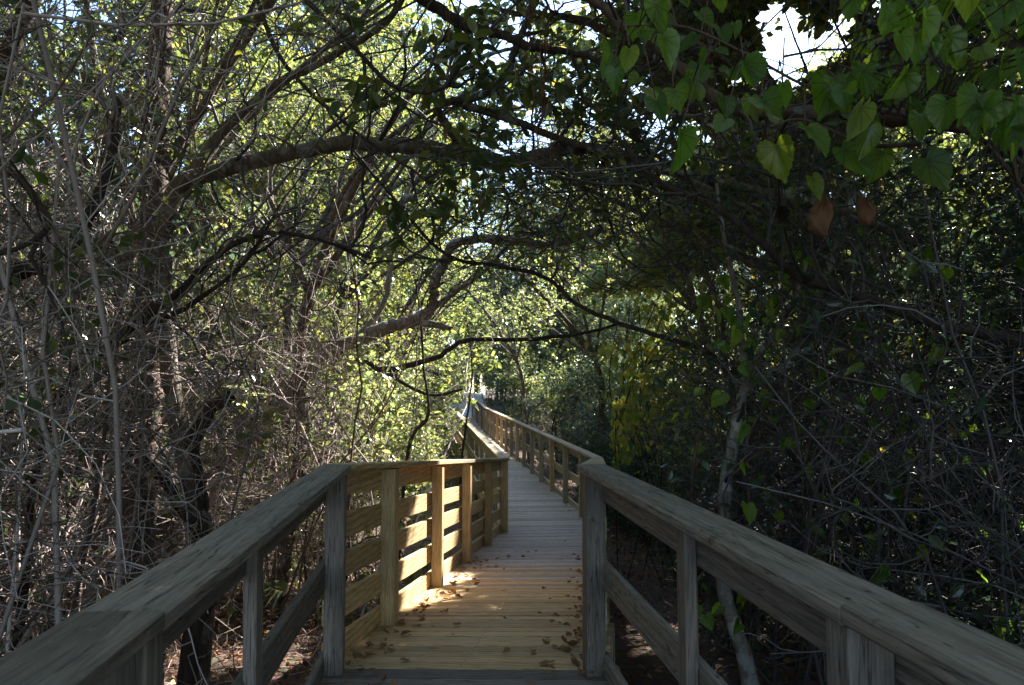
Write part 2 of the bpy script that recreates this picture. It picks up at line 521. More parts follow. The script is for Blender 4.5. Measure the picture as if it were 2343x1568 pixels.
def bark(name, a, b_, rough=.9, scale=(14, 14, 2.5), bump=.9, dist=.02, patch=None):
    m, nt, ns, ln, b = new_mat(name)
    tc = ns.new("ShaderNodeTexCoord")
    mp = ns.new("ShaderNodeMapping"); mp.inputs["Scale"].default_value = scale
    ln.new(tc.outputs["Object"], mp.inputs[0])
    nz = ns.new("ShaderNodeTexNoise"); nz.inputs["Scale"].default_value = 2.2; nz.inputs["Detail"].default_value = 7; nz.inputs["Roughness"].default_value = .65
    ln.new(mp.outputs[0], nz.inputs[0])
    r = ramp(ns, [(.32, a), (.7, b_)])
    ln.new(nz.outputs["Fac"], r.inputs[0])
    out = r.outputs[0]
    if patch:
        n2 = ns.new("ShaderNodeTexNoise"); n2.inputs["Scale"].default_value = 9; n2.inputs["Detail"].default_value = 6
        ln.new(tc.outputs["Object"], n2.inputs[0])
        r2 = ramp(ns, [(.52, (0, 0, 0)), (.6, (.85, .85, .85))])
        ln.new(n2.outputs["Fac"], r2.inputs[0])
        mx = ns.new("ShaderNodeMix"); mx.data_type = 'RGBA'; mx.inputs[7].default_value = (*patch, 1)
        ln.new(r2.outputs[0], mx.inputs[0]); ln.new(out, mx.inputs[6]); out = mx.outputs[2]
    ln.new(out, b.inputs["Base Color"])
    b.inputs["Roughness"].default_value = rough
    b.inputs["Specular IOR Level"].default_value = .25
    bp = ns.new("ShaderNodeBump"); bp.inputs["Strength"].default_value = bump; bp.inputs["Distance"].default_value = dist
    ln.new(nz.outputs["Fac"], bp.inputs["Height"]); ln.new(bp.outputs[0], b.inputs["Normal"])
    return m


BARK_OAK = bark("oak_bark", (.06, .045, .032), (.17, .135, .10), patch=(.24, .235, .21))
BARK_CEDAR = bark("cedar_bark", (.045, .033, .028), (.18, .13, .11), scale=(26, 26, 1.6))
BARK_DARK = bark("dark_bark", (.025, .018, .015), (.075, .055, .045))
BARK_PALE = bark("pale_bark", (.12, .10, .08), (.26, .23, .20), patch=(.36, .35, .33))
RED_STEM = bark("red_stem", (.16, .05, .035), (.30, .11, .07))
BARK_RED = bark("reddish_vine_bark", (.05, .03, .024), (.125, .08, .06))


def twig_mat(name, stops):
    m, nt, ns, ln, b = new_mat(name)
    geo = ns.new("ShaderNodeNewGeometry")
    r = ramp(ns, stops)
    ln.new(geo.outputs["Random Per Island"], r.inputs[0])
    ln.new(r.outputs[0], b.inputs["Base Color"])
    b.inputs["Roughness"].default_value = .7
    b.inputs["Specular IOR Level"].default_value = .4
    return m


TWIG_WARM = twig_mat("dry_twig", [(0, (.07, .05, .04)), (.35, (.18, .13, .11)), (.7, (.36, .285, .26)), (1, (.55, .47, .44))])
TWIG_DARK = twig_mat("dark_twig", [(0, (.022, .019, .021)), (.6, (.06, .05, .051)), (1, (.15, .132, .137))])

# ------------------------------------------------------------------ ground
gm, nt, ns, ln, b = new_mat("leaf_strewn_soil")
tc = ns.new("ShaderNodeTexCoord")
n1 = ns.new("ShaderNodeTexNoise"); n1.inputs["Scale"].default_value = 14; n1.inputs["Detail"].default_value = 10; n1.inputs["Roughness"].default_value = .75
v1 = ns.new("ShaderNodeTexVoronoi"); v1.inputs["Scale"].default_value = 16
ln.new(tc.outputs["Object"], n1.inputs[0]); ln.new(tc.outputs["Object"], v1.inputs[0])
r1 = ramp(ns, [(.25, (.04, .025, .017)), (.5, (.12, .07, .045)), (.75, (.22, .14, .10))])
ln.new(n1.outputs["Fac"], r1.inputs[0])
mx = ns.new("ShaderNodeMix"); mx.data_type = 'RGBA'; mx.blend_type = 'MULTIPLY'; mx.inputs[0].default_value = .6
ln.new(r1.outputs[0], mx.inputs[6]); ln.new(v1.outputs["Color"], mx.inputs[7])
ln.new(mx.outputs[2], b.inputs["Base Color"])
b.inputs["Roughness"].default_value = .95
bp = ns.new("ShaderNodeBump"); bp.inputs["Strength"].default_value = .8; bp.inputs["Distance"].default_value = .03
ln.new(n1.outputs["Fac"], bp.inputs["Height"]); ln.new(bp.outputs[0], b.inputs["Normal"])
GROUND = gm

xs = np.concatenate([np.linspace(-900, -45, 8), np.linspace(-40, 40, 161), np.linspace(45, 900, 8)])
ys = np.concatenate([np.linspace(-300, -12, 5), np.linspace(-10, 70, 161), np.linspace(80, 1200, 9)])
X, Yg = np.meshgrid(xs, ys)
Z = ground_z(X, Yg)
g = Geo()
nx, ny = len(xs), len(ys)
ii = (np.arange(ny - 1)[:, None] * nx + np.arange(nx - 1)[None, :]).ravel()
g.add(np.stack([X.ravel(), Yg.ravel(), Z.ravel()], 1), np.stack([ii, ii + 1, ii + nx + 1, ii + nx], 1))
tag(g.obj("ground", GROUND), "brown leaf strewn forest floor on both sides of the boardwalk", kind="structure")

# pale path that carries on uphill where the boardwalk ends
pm, nt, ns, ln, b = new_mat("pale_sandy_path")
n1 = ns.new("ShaderNodeTexNoise"); n1.inputs["Scale"].default_value = 3; n1.inputs["Detail"].default_value = 8
r1 = ramp(ns, [(.3, (.34, .32, .31)), (.7, (.50, .48, .47))])
ln.new(n1.outputs["Fac"], r1.inputs[0]); ln.new(r1.outputs[0], b.inputs["Base Color"]); b.inputs["Roughness"].default_value = .95
g = Geo()
py_ = np.linspace(40.05, 75, 24)
cxp = np.interp(py_, [40, 48, 60, 75], [-2.74, -3.4, -4.2, -5.0])
zp = np.interp(py_, [40, 48, 60, 75], [.16, .58, 1.2, 1.7])
wv_ = np.interp(py_, [40, 44, 75], [.75, 1.6, 2.2])
V = []
for c_, y_, z_, w_ in zip(cxp, py_, zp, wv_):
    V += [(c_ - w_, y_, z_), (c_ + w_, y_, z_), (c_ + w_ + .6, y_, z_ - 1.2), (c_ - w_ - .6, y_, z_ - 1.2)]
Q = []
for k in range(len(py_) - 1):
    a = 4 * k
    Q += [(a, a + 1, a + 5, a + 4), (a + 1, a + 2, a + 6, a + 5), (a + 3, a, a + 4, a + 7)]
Q.append((0, 3, 2, 1))
g.add(V, Q)
tag(g.obj("path", pm, smooth=False), "pale path rising uphill beyond the far end of the boardwalk", kind="structure")

# ------------------------------------------------------------------ boardwalk deck
deck = empty("boardwalk", (0, 0, 0))
tag(deck, "winding plank boardwalk running from the bottom edge into the trees", kind="structure")
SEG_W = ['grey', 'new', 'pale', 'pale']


def lerp(a, b, t): return np.array(a) * (1 - t) + np.array(b) * t


def nail(g, c, m, r=.0055):
    q = np.arange(6) * math.pi / 3
    V = np.stack([c[0] + r * np.cos(q), c[1] + r * np.sin(q), np.full(6, c[2])], 1)
    g.add(V, [(0, 1, 2, 3), (0, 3, 4, 5)], m=m)


def plank_xf(L0, L1, R0, R1, t0, t1, g, m, thick=.036, drop=0.0):
    """a plank across the walk, from the left edge to the right edge"""
    jl, jr = rng.uniform(-.012, .012), rng.uniform(-.012, .012)
    a, b_, c, d = lerp(L0, L1, t0), lerp(L0, L1, t1), lerp(R0, R1, t1), lerp(R0, R1, t0)
    ex = norm(d - a)
    a, b_, c, d = a - ex * (.15 + jl), b_ - ex * (.15 + jl), c + ex * (.15 + jr), d + ex * (.15 + jr)
    dz = np.array([0, 0, rng.uniform(-.003, .0015) - drop])
    a, b_, c, d = a + dz, b_ + dz, c + dz, d + dz
    tk = np.array([0, 0, thick])
    bev = norm(b_ - a) * .005
    up = np.array([0, 0, .004])
    V = [a - tk, d - tk, c - tk, b_ - tk, a - up, d - up, c - up, b_ - up, a + bev, d + bev, c - bev, b_ - bev]
    g.add(V, [(3, 2, 1, 0), (0, 1, 5, 4), (1, 2, 6, 5), (2, 3, 7, 6), (3, 0, 4, 7), (4, 5, 9, 8), (5, 6, 10, 9), (6, 7, 11, 10), (7, 4, 8, 11), (8, 9, 10, 11)], m=m)
    if a[1] < 12:
        for u in (.11, .49, .89):
            for v in (.28, .72):
                nail(g, a + (d - a) * (u + rng.normal(0, .006)) + (b_ - a) * (v + rng.normal(0, .04)) + np.array([0, 0, .0012]), 2)


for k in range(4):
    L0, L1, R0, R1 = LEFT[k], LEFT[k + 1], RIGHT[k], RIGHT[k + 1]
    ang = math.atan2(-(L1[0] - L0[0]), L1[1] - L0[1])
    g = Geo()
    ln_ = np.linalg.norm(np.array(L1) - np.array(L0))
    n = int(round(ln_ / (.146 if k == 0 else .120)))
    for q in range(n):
        sky_toned = k == 1 and (q / n * ln_) > 3.1 + rng.normal(0, .55)  # paler boards further on put the sky's cooler light into the plank colour
        plank_xf(L0, L1, R0, R1, (q + .02) / n, (q + 1) / n - .006 / ln_, g, 1 if sky_toned else 0)
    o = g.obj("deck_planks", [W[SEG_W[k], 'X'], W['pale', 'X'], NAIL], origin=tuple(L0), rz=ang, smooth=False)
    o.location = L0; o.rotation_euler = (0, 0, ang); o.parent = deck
    g2 = Geo()
    for A0, A1, off_ in ((L0, L1, -.10), (R0, R1, .06), (L0, L1, .6)):
        a, c = np.array(A0), np.array(A1)
        nrm_ = norm(np.array([c[1] - a[1], -(c[0] - a[0]), 0.0]))
        a = a + nrm_ * off_; c = c + nrm_ * off_
        if off_ == -.10: pass
        a2, c2 = a + nrm_ * .04, c + nrm_ * .04
        z0, z1 = np.array([0, 0, -.235]), np.array([0, 0, -.042])
        box_pts(g2, [a + z0, a2 + z0, c2 + z0, c + z0, a + z1, a2 + z1, c2 + z1, c + z1])
    o = g2.obj("joist", W['mid' if k else 'grey', 'Y'], origin=tuple(L0), rz=ang, smooth=False)
    o.location = L0; o.rotation_euler = (0, 0, ang); o.parent = deck


# ------------------------------------------------------------------ railings
def bevel_prism(g, a, c, w, h, bev=.004):
    """a board from a to c (centres of its bottom inner edge), w = thickness vector, h = height"""
    up = np.array([0, 0, h])
    ax = norm(c - a)
    ring = []
    wl = np.linalg.norm(w); wu = w / wl
    prof = [(bev, 0), (wl - bev, 0), (wl, bev), (wl, h - bev), (wl - bev, h), (bev, h), (0, h - bev), (0, bev)]
    V = []
    for p in (a, c):
        for s, z in prof: V.append(p + wu * s + np.array([0, 0, z]))
    Q = [(i, (i + 1) % 8, 8 + (i + 1) % 8, 8 + i) for i in range(8)]
    Q += [(3, 2, 1, 0), (7, 6, 3, 0), (6, 5, 4, 3), (8, 9, 10, 11), (8, 11, 14, 15), (11, 12, 13, 14)]
    g.add(V, Q)


def railing(label, pts, side, kind_, spacing_pts, boards, cap_breaks, start=None, board_kind=None, narrow=()):
    """pts: [(x,y,z deck)..] inner post line; side -1 left, +1 right"""
    P = np.array(pts, float)
    ang = math.atan2(-(P[-1][0] - P[0][0]), P[-1][1] - P[0][1])
    root = empty("wooden_railing", P[0], ang)
    tag(root, label, "railing", "wooden railings along the boardwalk")
    S = np.concatenate([[0], np.cumsum(np.linalg.norm(np.diff(P[:, :2], axis=0), axis=1))])

    def pos(s):
        return np.array([np.interp(s, S, P[:, k]) for k in range(3)])

    def out(s):
        k = min(max(np.searchsorted(S, s) - 1, 0), len(P) - 2)
        d = P[k + 1] - P[k]
        n = np.array([d[1], -d[0], 0.0]) * side
        return n / np.linalg.norm(n)

    def fwd(s):
        k = min(max(np.searchsorted(S, s) - 1, 0), len(P) - 2)
        d = P[k + 1] - P[k]; d[2] = 0
        return d / np.linalg.norm(d)
    kinds = board_kind or kind_
    for i, s in enumerate(spacing_pts):
        g = Geo()
        c, n, f = pos(s), out(s), fwd(s)
        hw = .052 if (i in (0, len(spacing_pts) - 1)) else .046
        lean = n * rng.normal(0, .006) + f * rng.normal(0, .006)
        tw = rng.normal(0, .02)
        n, f = n * math.cos(tw) + f * math.sin(tw), f * math.cos(tw) - n * math.sin(tw)
        b0, t0 = c + np.array([0, 0, -.008 - .0]), c + np.array([0, 0, 1.029])
        V = []
        bev = .006
        for p in (b0, t0 + lean):
            th = .042 if i in narrow else 2 * hw * .98
            for u, v in ((bev, -hw), (th - bev, -hw), (th, -hw + bev), (th, hw - bev), (th - bev, hw), (bev, hw), (0, hw - bev), (0, -hw + bev)):
                V.append(p + n * (u + (.094 - th if i in narrow else 0)) + f * v)
        Q = [(q, (q + 1) % 8, 8 + (q + 1) % 8, 8 + q) for q in range(8)]
        Q += [(8, 9, 10, 11), (8, 11, 14, 15), (11, 12, 13, 14), (3, 2, 1, 0), (7, 6, 3, 0), (6, 5, 4, 3)]
        if side > 0: Q = [tuple(reversed(q)) for q in Q]
        g.add(V, Q)
        pk = kind_ if isinstance(kind_, str) else kind_[i]
        g.obj("post", W[pk, 'Z'], root, smooth=False)
        # pile below the deck
        if i % 2 == 0 and P[0][1] < 30:
            g = Geo()
            gz = float(ground_z(c[0], c[1])) - .1
            q = c + n * .14
            r_ = .05
            base = [q + n * dx * r_ + f * dy * r_ for dx, dy in ((-1, -1), (1, -1), (1, 1), (-1, 1))]
            if side < 0: base = base[::-1]
            box_pts(g, [np.array([p[0], p[1], gz]) for p in base] + [np.array([p[0], p[1], c[2] - .05]) for p in base])
            g.obj("pile", W[pk if pk != 'new' else 'mid', 'Z'], root, smooth=False)
    # boards behind the posts, one length per pair of bays
    brk = [spacing_pts[0] - .06 if start is None else start] + list(spacing_pts[2:-1:2]) + [spacing_pts[-1] + .06]
    for top in boards:
        for s0, s1 in zip(brk[:-1], brk[1:]):
            ss = [s0 + .002] + [x for x in S if s0 + .05 < x < s1 - .05] + [s1 - .002]
            g = Geo()
            jz = rng.normal(0, .004)
            for u0, u1 in zip(ss[:-1], ss[1:]):
                nn = out((u0 + u1) / 2)
                z = np.array([0, 0, top - .14 + jz])
                e0, e1 = pos(max(u0, S[0])), pos(min(u1, S[-1]))
                if u0 < S[0]: e0 = e0 + fwd(S[0]) * (u0 - S[0])
                if u1 > S[-1]: e1 = e1 + fwd(S[-1] - .01) * (u1 - S[-1])
                bevel_prism(g, e0 + nn * .096 + z, e1 + nn * .096 + z, nn * .036, .14)
            bk = kinds if isinstance(kinds, str) else 'grey'
            g.obj("rail_board", W[bk, 'Y'], root, smooth=False)
    # flat cap boards
    for s0, s1, ck in cap_breaks:
        ss = [s0 + .004] + [x for x in S if s0 + .05 < x < s1 - .05] + [s1 - .003]
        g = Geo()
        for u0, u1 in zip(ss[:-1], ss[1:]):
            nn = out((u0 + u1) / 2)
            z = np.array([0, 0, 1.032 + (.003 if s0 <= 0 else 0)])
            e0, e1 = pos(min(max(u0, S[0]), S[-1])), pos(min(max(u1, S[0]), S[-1]))
            if u0 < S[0]: e0 = e0 + fwd(S[0]) * (u0 - S[0])
            if u1 > S[-1]: e1 = e1 + fwd(S[-1] - .01) * (u1 - S[-1])
            bevel_prism(g, e0 - nn * .018 + z, e1 - nn * .018 + z, nn * .155, .038, bev=.006)
        if P[0][1] < 10:
            for s in spacing_pts:
                if s0 + .02 < s < s1 - .02:
                    for du, dn in ((-.02, .02), (.025, .085)):
                        nail(g, pos(s) + fwd(s) * du + out(s) * dn + np.array([0, 0, 1.0712]), 1, .006)
        g.obj("cap_rail", [W[ck, 'Y'], NAIL], root, smooth=False)
    return root


def dist2(a, b): return math.hypot(b[0] - a[0], b[1] - a[1])


LS = [dist2(LEFT[k], LEFT[k + 1]) for k in range(4)]
RS = [dist2(RIGHT[k], RIGHT[k + 1]) for k in range(4)]
THREE = (1.03, .575, .09)
FIVE = (1.03, .80, .575, .345, .125)
railing("weathered grey railing in the left foreground running to the first bend", LEFT[0:2], -1, 'grey',
        [.3, LS[0] - 4.2, LS[0] - 2.76, LS[0] - 1.70, LS[0] - .055], THREE, [(0, LS[0] - 2.78, 'grey'), (LS[0] - 2.78, LS[0] + .01, 'grey')], narrow=(3,))
railing("weathered grey railing in the right foreground running to the first bend", RIGHT[0:2], 1, 'grey',
        [.6, LS[0] - 4.0, RS[0] - 2.66, RS[0] - 1.56, RS[0] - .055], THREE, [(0, RS[0] - 2.72, 'grey'), (RS[0] - 2.72, RS[0] + .03, 'grey')], narrow=(3,))
railing("new yellow railing with five close boards, partly sunlit, left of the middle of the walk", LEFT[1:3], -1, ['new'] * 5 + ['mid'],
        [1.04, 2.52, 3.98, 5.5, 7.12], FIVE, [(-.01, 3.4, 'new'), (3.4, LS[1] + .03, 'mid')], start=.0, board_kind='new')
railing("five board railing seen end on behind the near right corner post", RIGHT[1:3], 1, 'mid',
        [1.3, 2.8, 4.3, 5.8, 7.2], FIVE, [(.02, 3.6, 'mid'), (3.6, RS[1] + .01, 'mid')], start=.0)
nl = int(LS[2] / 1.43)
railing("far left railing seen from outside, curving away to the left", LEFT[2:4], -1, ['mid'] * (nl + 1),
        [1.43 * k + .25 for k in range(nl)] + [LS[2]], THREE, [(0.02, 5.0, 'mid'), (5.0, 12.0, 'mid'), (12.0, LS[2], 'mid')], board_kind='mid')
SR = RS[2] + RS[3]
nr = int(SR / 1.43)
railing("long far right railing rising up the slope to the end of the walk", RIGHT[2:5], 1, ['mid', 'mid', 'new', 'mid'] * 6,
        [1.43 * k + 1.1 for k in range(nr - 1)] + [SR - .05], THREE, [(0.02, 4.9, 'mid'), (4.9, 10, 'mid'), (10, 15.5, 'mid'), (15.5, RS[2], 'mid'), (RS[2], SR, 'mid')], board_kind='mid')


# ------------------------------------------------------------------ trees
def grow_tree(name, label, limbs, bark_m, leaf_m, group=None, cat="tree", base=None,
              br=(6, (.5, 1.3)), tw=(6, (.25, .6)), lf=(5, (.05, .09)), up=.15, leaf_kind='leaf', wob=.05, sides=10,
              twig_m=None, tmin=.25, lf_face=None, twig_r=.0035, br_r=.010, drop=.35, third=True):
    """limbs: list of (points, r0, r1). The main limbs are the trunk part; branches and crown are grown on them."""
    base = np.array(limbs[0][0][0] if base is None else base, float)
    root = empty(name, base)
    tag(root, label, cat, group)
    gt = Geo()
    allp = []
    for pts, r0, r1 in limbs:
        n = max(14, int(np.linalg.norm(np.diff(np.array(pts), axis=0), axis=1).sum() / (.045 if r0 > .07 else .1)))
        p = smooth_path(pts, n)
        p[1:-1] += rng.normal(size=(n - 2, 3)) * min(r0 * .12, .005)
        rr = np.linspace(r0, r1, n)
        rr = rr * (1 + .07 * np.sin(np.linspace(0, n * .35, n) + rng.uniform(0, 6)) * rng.uniform(.3, 1) + (.5 * np.exp(-np.linspace(0, 20, n)) if r0 > .045 and pts is limbs[0][0] else 0))
        tubes(gt, p[None], rr[None], 18 if r0 > .07 else sides, wob=wob * (1.7 if r0 > .07 else 1))
        allp.append((p, r0))
    gt.obj("trunk", bark_m, root)
    gb, gl = Geo(), Geo()
    for p, r0 in allp:
        q = smooth_path(p[int(len(p) * tmin):], 24)[None]
        Ln = np.linalg.norm(np.diff(q[0], axis=0), axis=1).sum()
        nb = int(br[0] * Ln)
        if nb == 0: continue
        B = sprout(q, nb, br[1], 7, 0, 1, (30, 85), up, .28)
        B = B[clear_of_walk(B)]
        B = B[open_sky(B[:, 3])]
        tubes(gb, B, taper(len(B), 7, br_r * rng.uniform(.6, 1.3, len(B)), .35), 5)
        T = sprout(B, tw[0], tw[1], 6, .15, 1, (25, 75), up * .6, .3)
        T = T[clear_of_walk(T)]
        T = T[open_sky(T[:, 3])]
        tubes(gb, T, taper(len(T), 6, twig_r * rng.uniform(.6, 1.3, len(T)), .4), 3)
        if lf[0]:
            pos = on_lines(T, lf[0], .3)
            pos = np.concatenate([pos, T[:, -1]])
            pos = pos[open_sky(pos)]
            pos = pos[clear_of_walk(pos)]
            leaves(gl, pos, lf[1], drop, leaf_kind, face=lf_face)
    if gb.n: gb.obj("branches", twig_m or bark_m, root)
    if gl.n: gl.obj("crown", leaf_m, root, smooth=False)
    return root


def px(path, d=None):
    return [at(a[0], a[1], a[2] if len(a) > 2 else d) for a in path]


def root_at(x, y): return np.array([x, y, float(ground_z(x, y)) - .08])


# left: shaggy cedar trunk
cb = at(330, 1400, 5.6)
grow_tree("cedar_tree", "shaggy reddish cedar trunk standing upright in the left thicket", [
    ([root_at(cb[0], 5.6), at(318, 1150, 5.6), at(335, 900, 5.6), at(345, 640, 5.6), at(355, 400, 5.6), at(365, 120, 5.6), at(385, -300, 5.6)], .115, .07),
    ([at(345, 690, 5.6), at(250, 560, 5.4), at(170, 400, 5.2), at(60, 250, 5.0)], .035, .012),
    ([at(355, 420, 5.6), at(460, 250, 5.7), at(560, 60, 5.8), at(640, -120, 6)], .04, .012)],
    BARK_CEDAR, BAY, br=(9, (.5, 1.2)), tw=(9, (.15, .5)), lf=(1, (.05, .09)), twig_m=TWIG_WARM)
# the low arch over the walk
ab = at(440, 1380, 5.2)
grow_tree("arching_oak", "oak leaning across the walk with its thick limb arching from left to right", [
    ([root_at(-2.1, 5.2), at(465, 1280, 5.2), at(440, 1120, 5.2), at(395, 900, 5.2), at(372, 640, 5.2), at(395, 450, 5.2), at(480, 395, 5.1), at(680, 348, 5.0), at(781, 330, 5), at(900, 334, 5), at(1025, 345, 5), at(1147, 373, 5), at(1230, 356, 5), at(1334, 338, 5), at(1440, 365, 5), at(1562, 400, 4.9), at(1730, 437, 4.8), at(1900, 470, 4.8), at(2100, 560, 4.7)], .068, .028),
    ([at(395, 450, 5.2), at(450, 385, 5.3), at(523, 289, 5.4), at(620, 200, 5.5), at(760, 130, 5.6), at(900, 30, 5.7), at(960, -120, 5.8)], .05, .018),
    ([at(1230, 376, 5), at(1290, 378, 4.9), at(1340, 400, 4.9), at(1420, 413, 4.9), at(1480, 412, 4.9)], .032, .022),
    ([at(1060, 241, 4.9), at(1164, 272, 4.9), at(1269, 314, 4.9), at(1324, 331, 4.9), at(1450, 372, 4.8), at(1562, 404, 4.8), at(1720, 480, 4.7)], .026, .016),
    ([at(1147, 365, 5), at(1060, 330, 5), at(1000, 245, 4.9), at(1088, 223, 4.9), at(1156, 181, 4.9), at(1176, 122, 4.9), at(1216, 21, 4.9), at(1240, -80, 4.9)], .032, .02)],
    BARK_OAK, BAY, br=(11, (.4, 1.2)), tw=(8, (.2, .55)), lf=(1, (.05, .10)), twig_m=TWIG_DARK, up=.05)
# S-shaped oak further on
grow_tree("crooked_oak", "crooked oak with a lichen pale S bend over the left railing", [
    ([root_at(*(at(330, 1200, 8.6)[:2])), at(440, 1120, 8.6), at(560, 1030, 8.6), at(640, 939, 8.6), at(722, 827, 8.6), at(815, 778, 8.6), at(880, 752, 8.6), at(950, 732, 8.6), at(991, 700, 8.6), at(995, 645, 8.6), at(1021, 592, 8.6), at(1047, 555, 8.6), at(1144, 547, 8.5), at(1260, 560, 8.4), at(1380, 520, 8.3)], .10, .038),
    ([at(950, 732, 8.6), at(1000, 745, 8.5), at(1030, 752, 8.4)], .045, .03),
    ([at(991, 700, 8.6), at(1040, 670, 8.7), at(1130, 600, 8.8), at(1220, 480, 9)], .035, .015),
    ([at(815, 778, 8.6), at(880, 690, 8.8), at(900, 560, 9), at(940, 420, 9.2), at(1000, 300, 9.4)], .04, .015)],
    BARK_PALE, OAK, br=(7, (.6, 1.6)), tw=(8, (.25, .6)), lf=(6, (.05, .09)), leaf_kind='oval', twig_m=TWIG_DARK)
grow_tree("bent_oak", "dark low limb snaking rightward above the left railing", [
    ([root_at(*(at(740, 1150, 9.6)[:2])), at(752, 1010, 9.6), at(763, 898, 9.6), at(778, 850, 9.6), at(830, 823, 9.6), at(875, 846, 9.6), at(927, 838, 9.6), at(1002, 816, 9.6), at(1069, 779, 9.7), at(1181, 777, 9.8), at(1327, 764, 10), at(1420, 740, 10.2)], .062, .02),
    ([at(875, 846, 9.6), at(930, 880, 9.5), at(990, 905, 9.5), at(1060, 890, 9.5)], .03, .015)],
    BARK_DARK, OAK, br=(6, (.5, 1.3)), tw=(7, (.25, .6)), lf=(6, (.05, .085)), leaf_kind='oval', twig_m=TWIG_DARK, tmin=.35)
# right: pale forked tree
grow_tree("forked_tree", "slender pale barked tree forking above the right railing", [
    ([root_at(*(at(1725, 1640, 4.6)[:2])), at(1716, 1568, 4.6), at(1698, 1489, 4.6), at(1670, 1396, 4.6), at(1646, 1290, 4.6), at(1657, 1172, 4.6), at(1660, 1105, 4.6), at(1675, 1029, 4.6), at(1691, 939, 4.6), at(1712, 880, 4.6), at(1798, 836, 4.6), at(1850, 740, 4.7), at(1900, 600, 4.8), at(1960, 430, 4.9)], .052, .02),
    ([at(1712, 880, 4.6), at(1720, 840, 4.6), at(1760, 780, 4.7), at(1820, 680, 4.8), at(1870, 560, 4.9)], .03, .012),
    ([at(1712, 880, 4.6), at(1700, 800, 4.5), at(1690, 700, 4.4), at(1660, 560, 4.3), at(1640, 420, 4.3)], .025, .010)],
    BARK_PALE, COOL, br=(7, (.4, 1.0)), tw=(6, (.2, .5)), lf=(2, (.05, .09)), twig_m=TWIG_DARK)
grow_tree("leaning_tree", "dark tree leaning in from the right with a long bare branch", [
    ([root_at(3.1, 3.3), at(2420, 900, 3.6), at(2343, 790, 3.6), at(2135, 738, 3.6), at(1991, 684, 3.6), at(1866, 648, 3.6), at(1799, 612, 3.6), at(1718, 536, 3.6), at(1624, 469, 3.7), at(1500, 410, 3.8), at(1400, 300, 3.9)], .034, .011)],
    BARK_DARK, COOL, br=(9, (.3, .9)), tw=(6, (.15, .4)), lf=(1, (.05, .08)), twig_m=TWIG_DARK, tmin=.3)
grow_tree("overhanging_tree", "brown barked tree whose limb hangs over the top right corner", [
    ([root_at(3.4, 2.4), np.array([3.3, 2.5, 1.4]), at(2440, 330, 2.9), at(2343, 290, 2.9), at(2150, 275, 2.9), at(1980, 265, 2.95), at(1806, 258, 3.0), at(1659, 240, 3.05), at(1562, 164, 3.1), at(1500, 100, 3.15), at(1419, 50, 3.2), at(1359, 0, 3.3), at(1250, -120, 3.4)], .046, .018)],
    BARK_RED, BAY, br=(8, (.3, .9)), tw=(5, (.15, .4)), lf=(2, (.05, .09)), twig_m=TWIG_DARK, tmin=.4)
grow_tree("sapling", "thin black sapling arching over the middle of the walk", [
    ([root_at(*(at(1690, 1200, 5.6)[:2])), at(1690, 1050, 5.6), at(1673, 890, 5.6), at(1659, 845, 5.6), at(1606, 800, 5.6), at(1462, 755, 5.6), at(1328, 702, 5.6), at(1245, 633, 5.6), at(1126, 607, 5.6), at(1017, 581, 5.6), at(913, 469, 5.7), at(800, 330, 5.8), at(720, 200, 5.9)], .022, .010)],
    BARK_DARK, BAY, br=(8, (.3, .9)), tw=(5, (.2, .45)), lf=(1, (.05, .09)), twig_m=TWIG_DARK, tmin=.3, cat="sapling")
grow_tree("sapling", "bare dark sapling bending behind the left railing", [
    ([root_at(*(at(905, 1200, 8.7)[:2])), at(931, 1047, 8.7), at(976, 958, 8.7), at(980, 917, 8.7), at(969, 842, 8.7), at(965, 749, 8.7), at(950, 640, 8.7)], .024, .010)],
    BARK_DARK, OAK, br=(5, (.3, .7)), tw=(4, (.15, .4)), lf=(1, (.04, .07)), twig_m=TWIG_DARK, tmin=.3, cat="sapling")
grow_tree("sapling", "upright dark sapling standing beside the far left railing", [
    ([root_at(*(at(1054, 1100, 19.5)[:2])), at(1058, 1040, 19.5), at(1064, 990, 19.5), at(1074, 915, 19.5), at(1080, 840, 19.5), at(1070, 740, 19.5)], .036, .018)],
    BARK_DARK, FAR, br=(4, (.5, 1.0)), tw=(5, (.2, .5)), lf=(4, (.06, .1)), twig_m=TWIG_DARK, tmin=.4, cat="sapling")
# left: leaning trunk near the ground, dark branches
grow_tree("broken_trunk", "thick dark leaning trunk with a broken top, behind the left foreground railing", [
    ([root_at(*(at(415, 1560, 5.0)[:2])), at(440, 1450, 5.0), at(475, 1370, 5.05), at(462, 1230, 5.15), at(458, 1130, 5.2), at(440, 1030, 5.2), at(480, 940, 5.2), at(530, 905, 5.2)], .062, .04),
    ([at(462, 1230, 5.15), at(390, 1120, 5.1), at(340, 1060, 5.0), at(260, 1020, 4.9)], .045, .02)],
    BARK_DARK, BAY, br=(3, (.3, .7)), tw=(4, (.15, .4)), lf=(0, (.05, .08)), twig_m=TWIG_WARM, tmin=.4)
grow_tree("slanting_tree", "bare dark tree slanting up to the right through the left thicket", [
    ([root_at(*(at(30, 1250, 4.5)[:2])), at(112, 973, 4.5), at(299, 760, 4.5), at(411, 663, 4.5), at(467, 610, 4.5), at(523, 566, 4.5), at(616, 532, 4.5), at(720, 545, 4.5), at(850, 590, 4.6)], .032, .010),
    ([at(299, 760, 4.5), at(430, 700, 4.6), at(560, 600, 4.7), at(640, 470, 4.8)], .02, .008)],
    BARK_DARK, BAY, br=(10, (.3, .9)), tw=(7, (.15, .45)), lf=(0, (.05, .08)), twig_m=TWIG_DARK, tmin=.2)
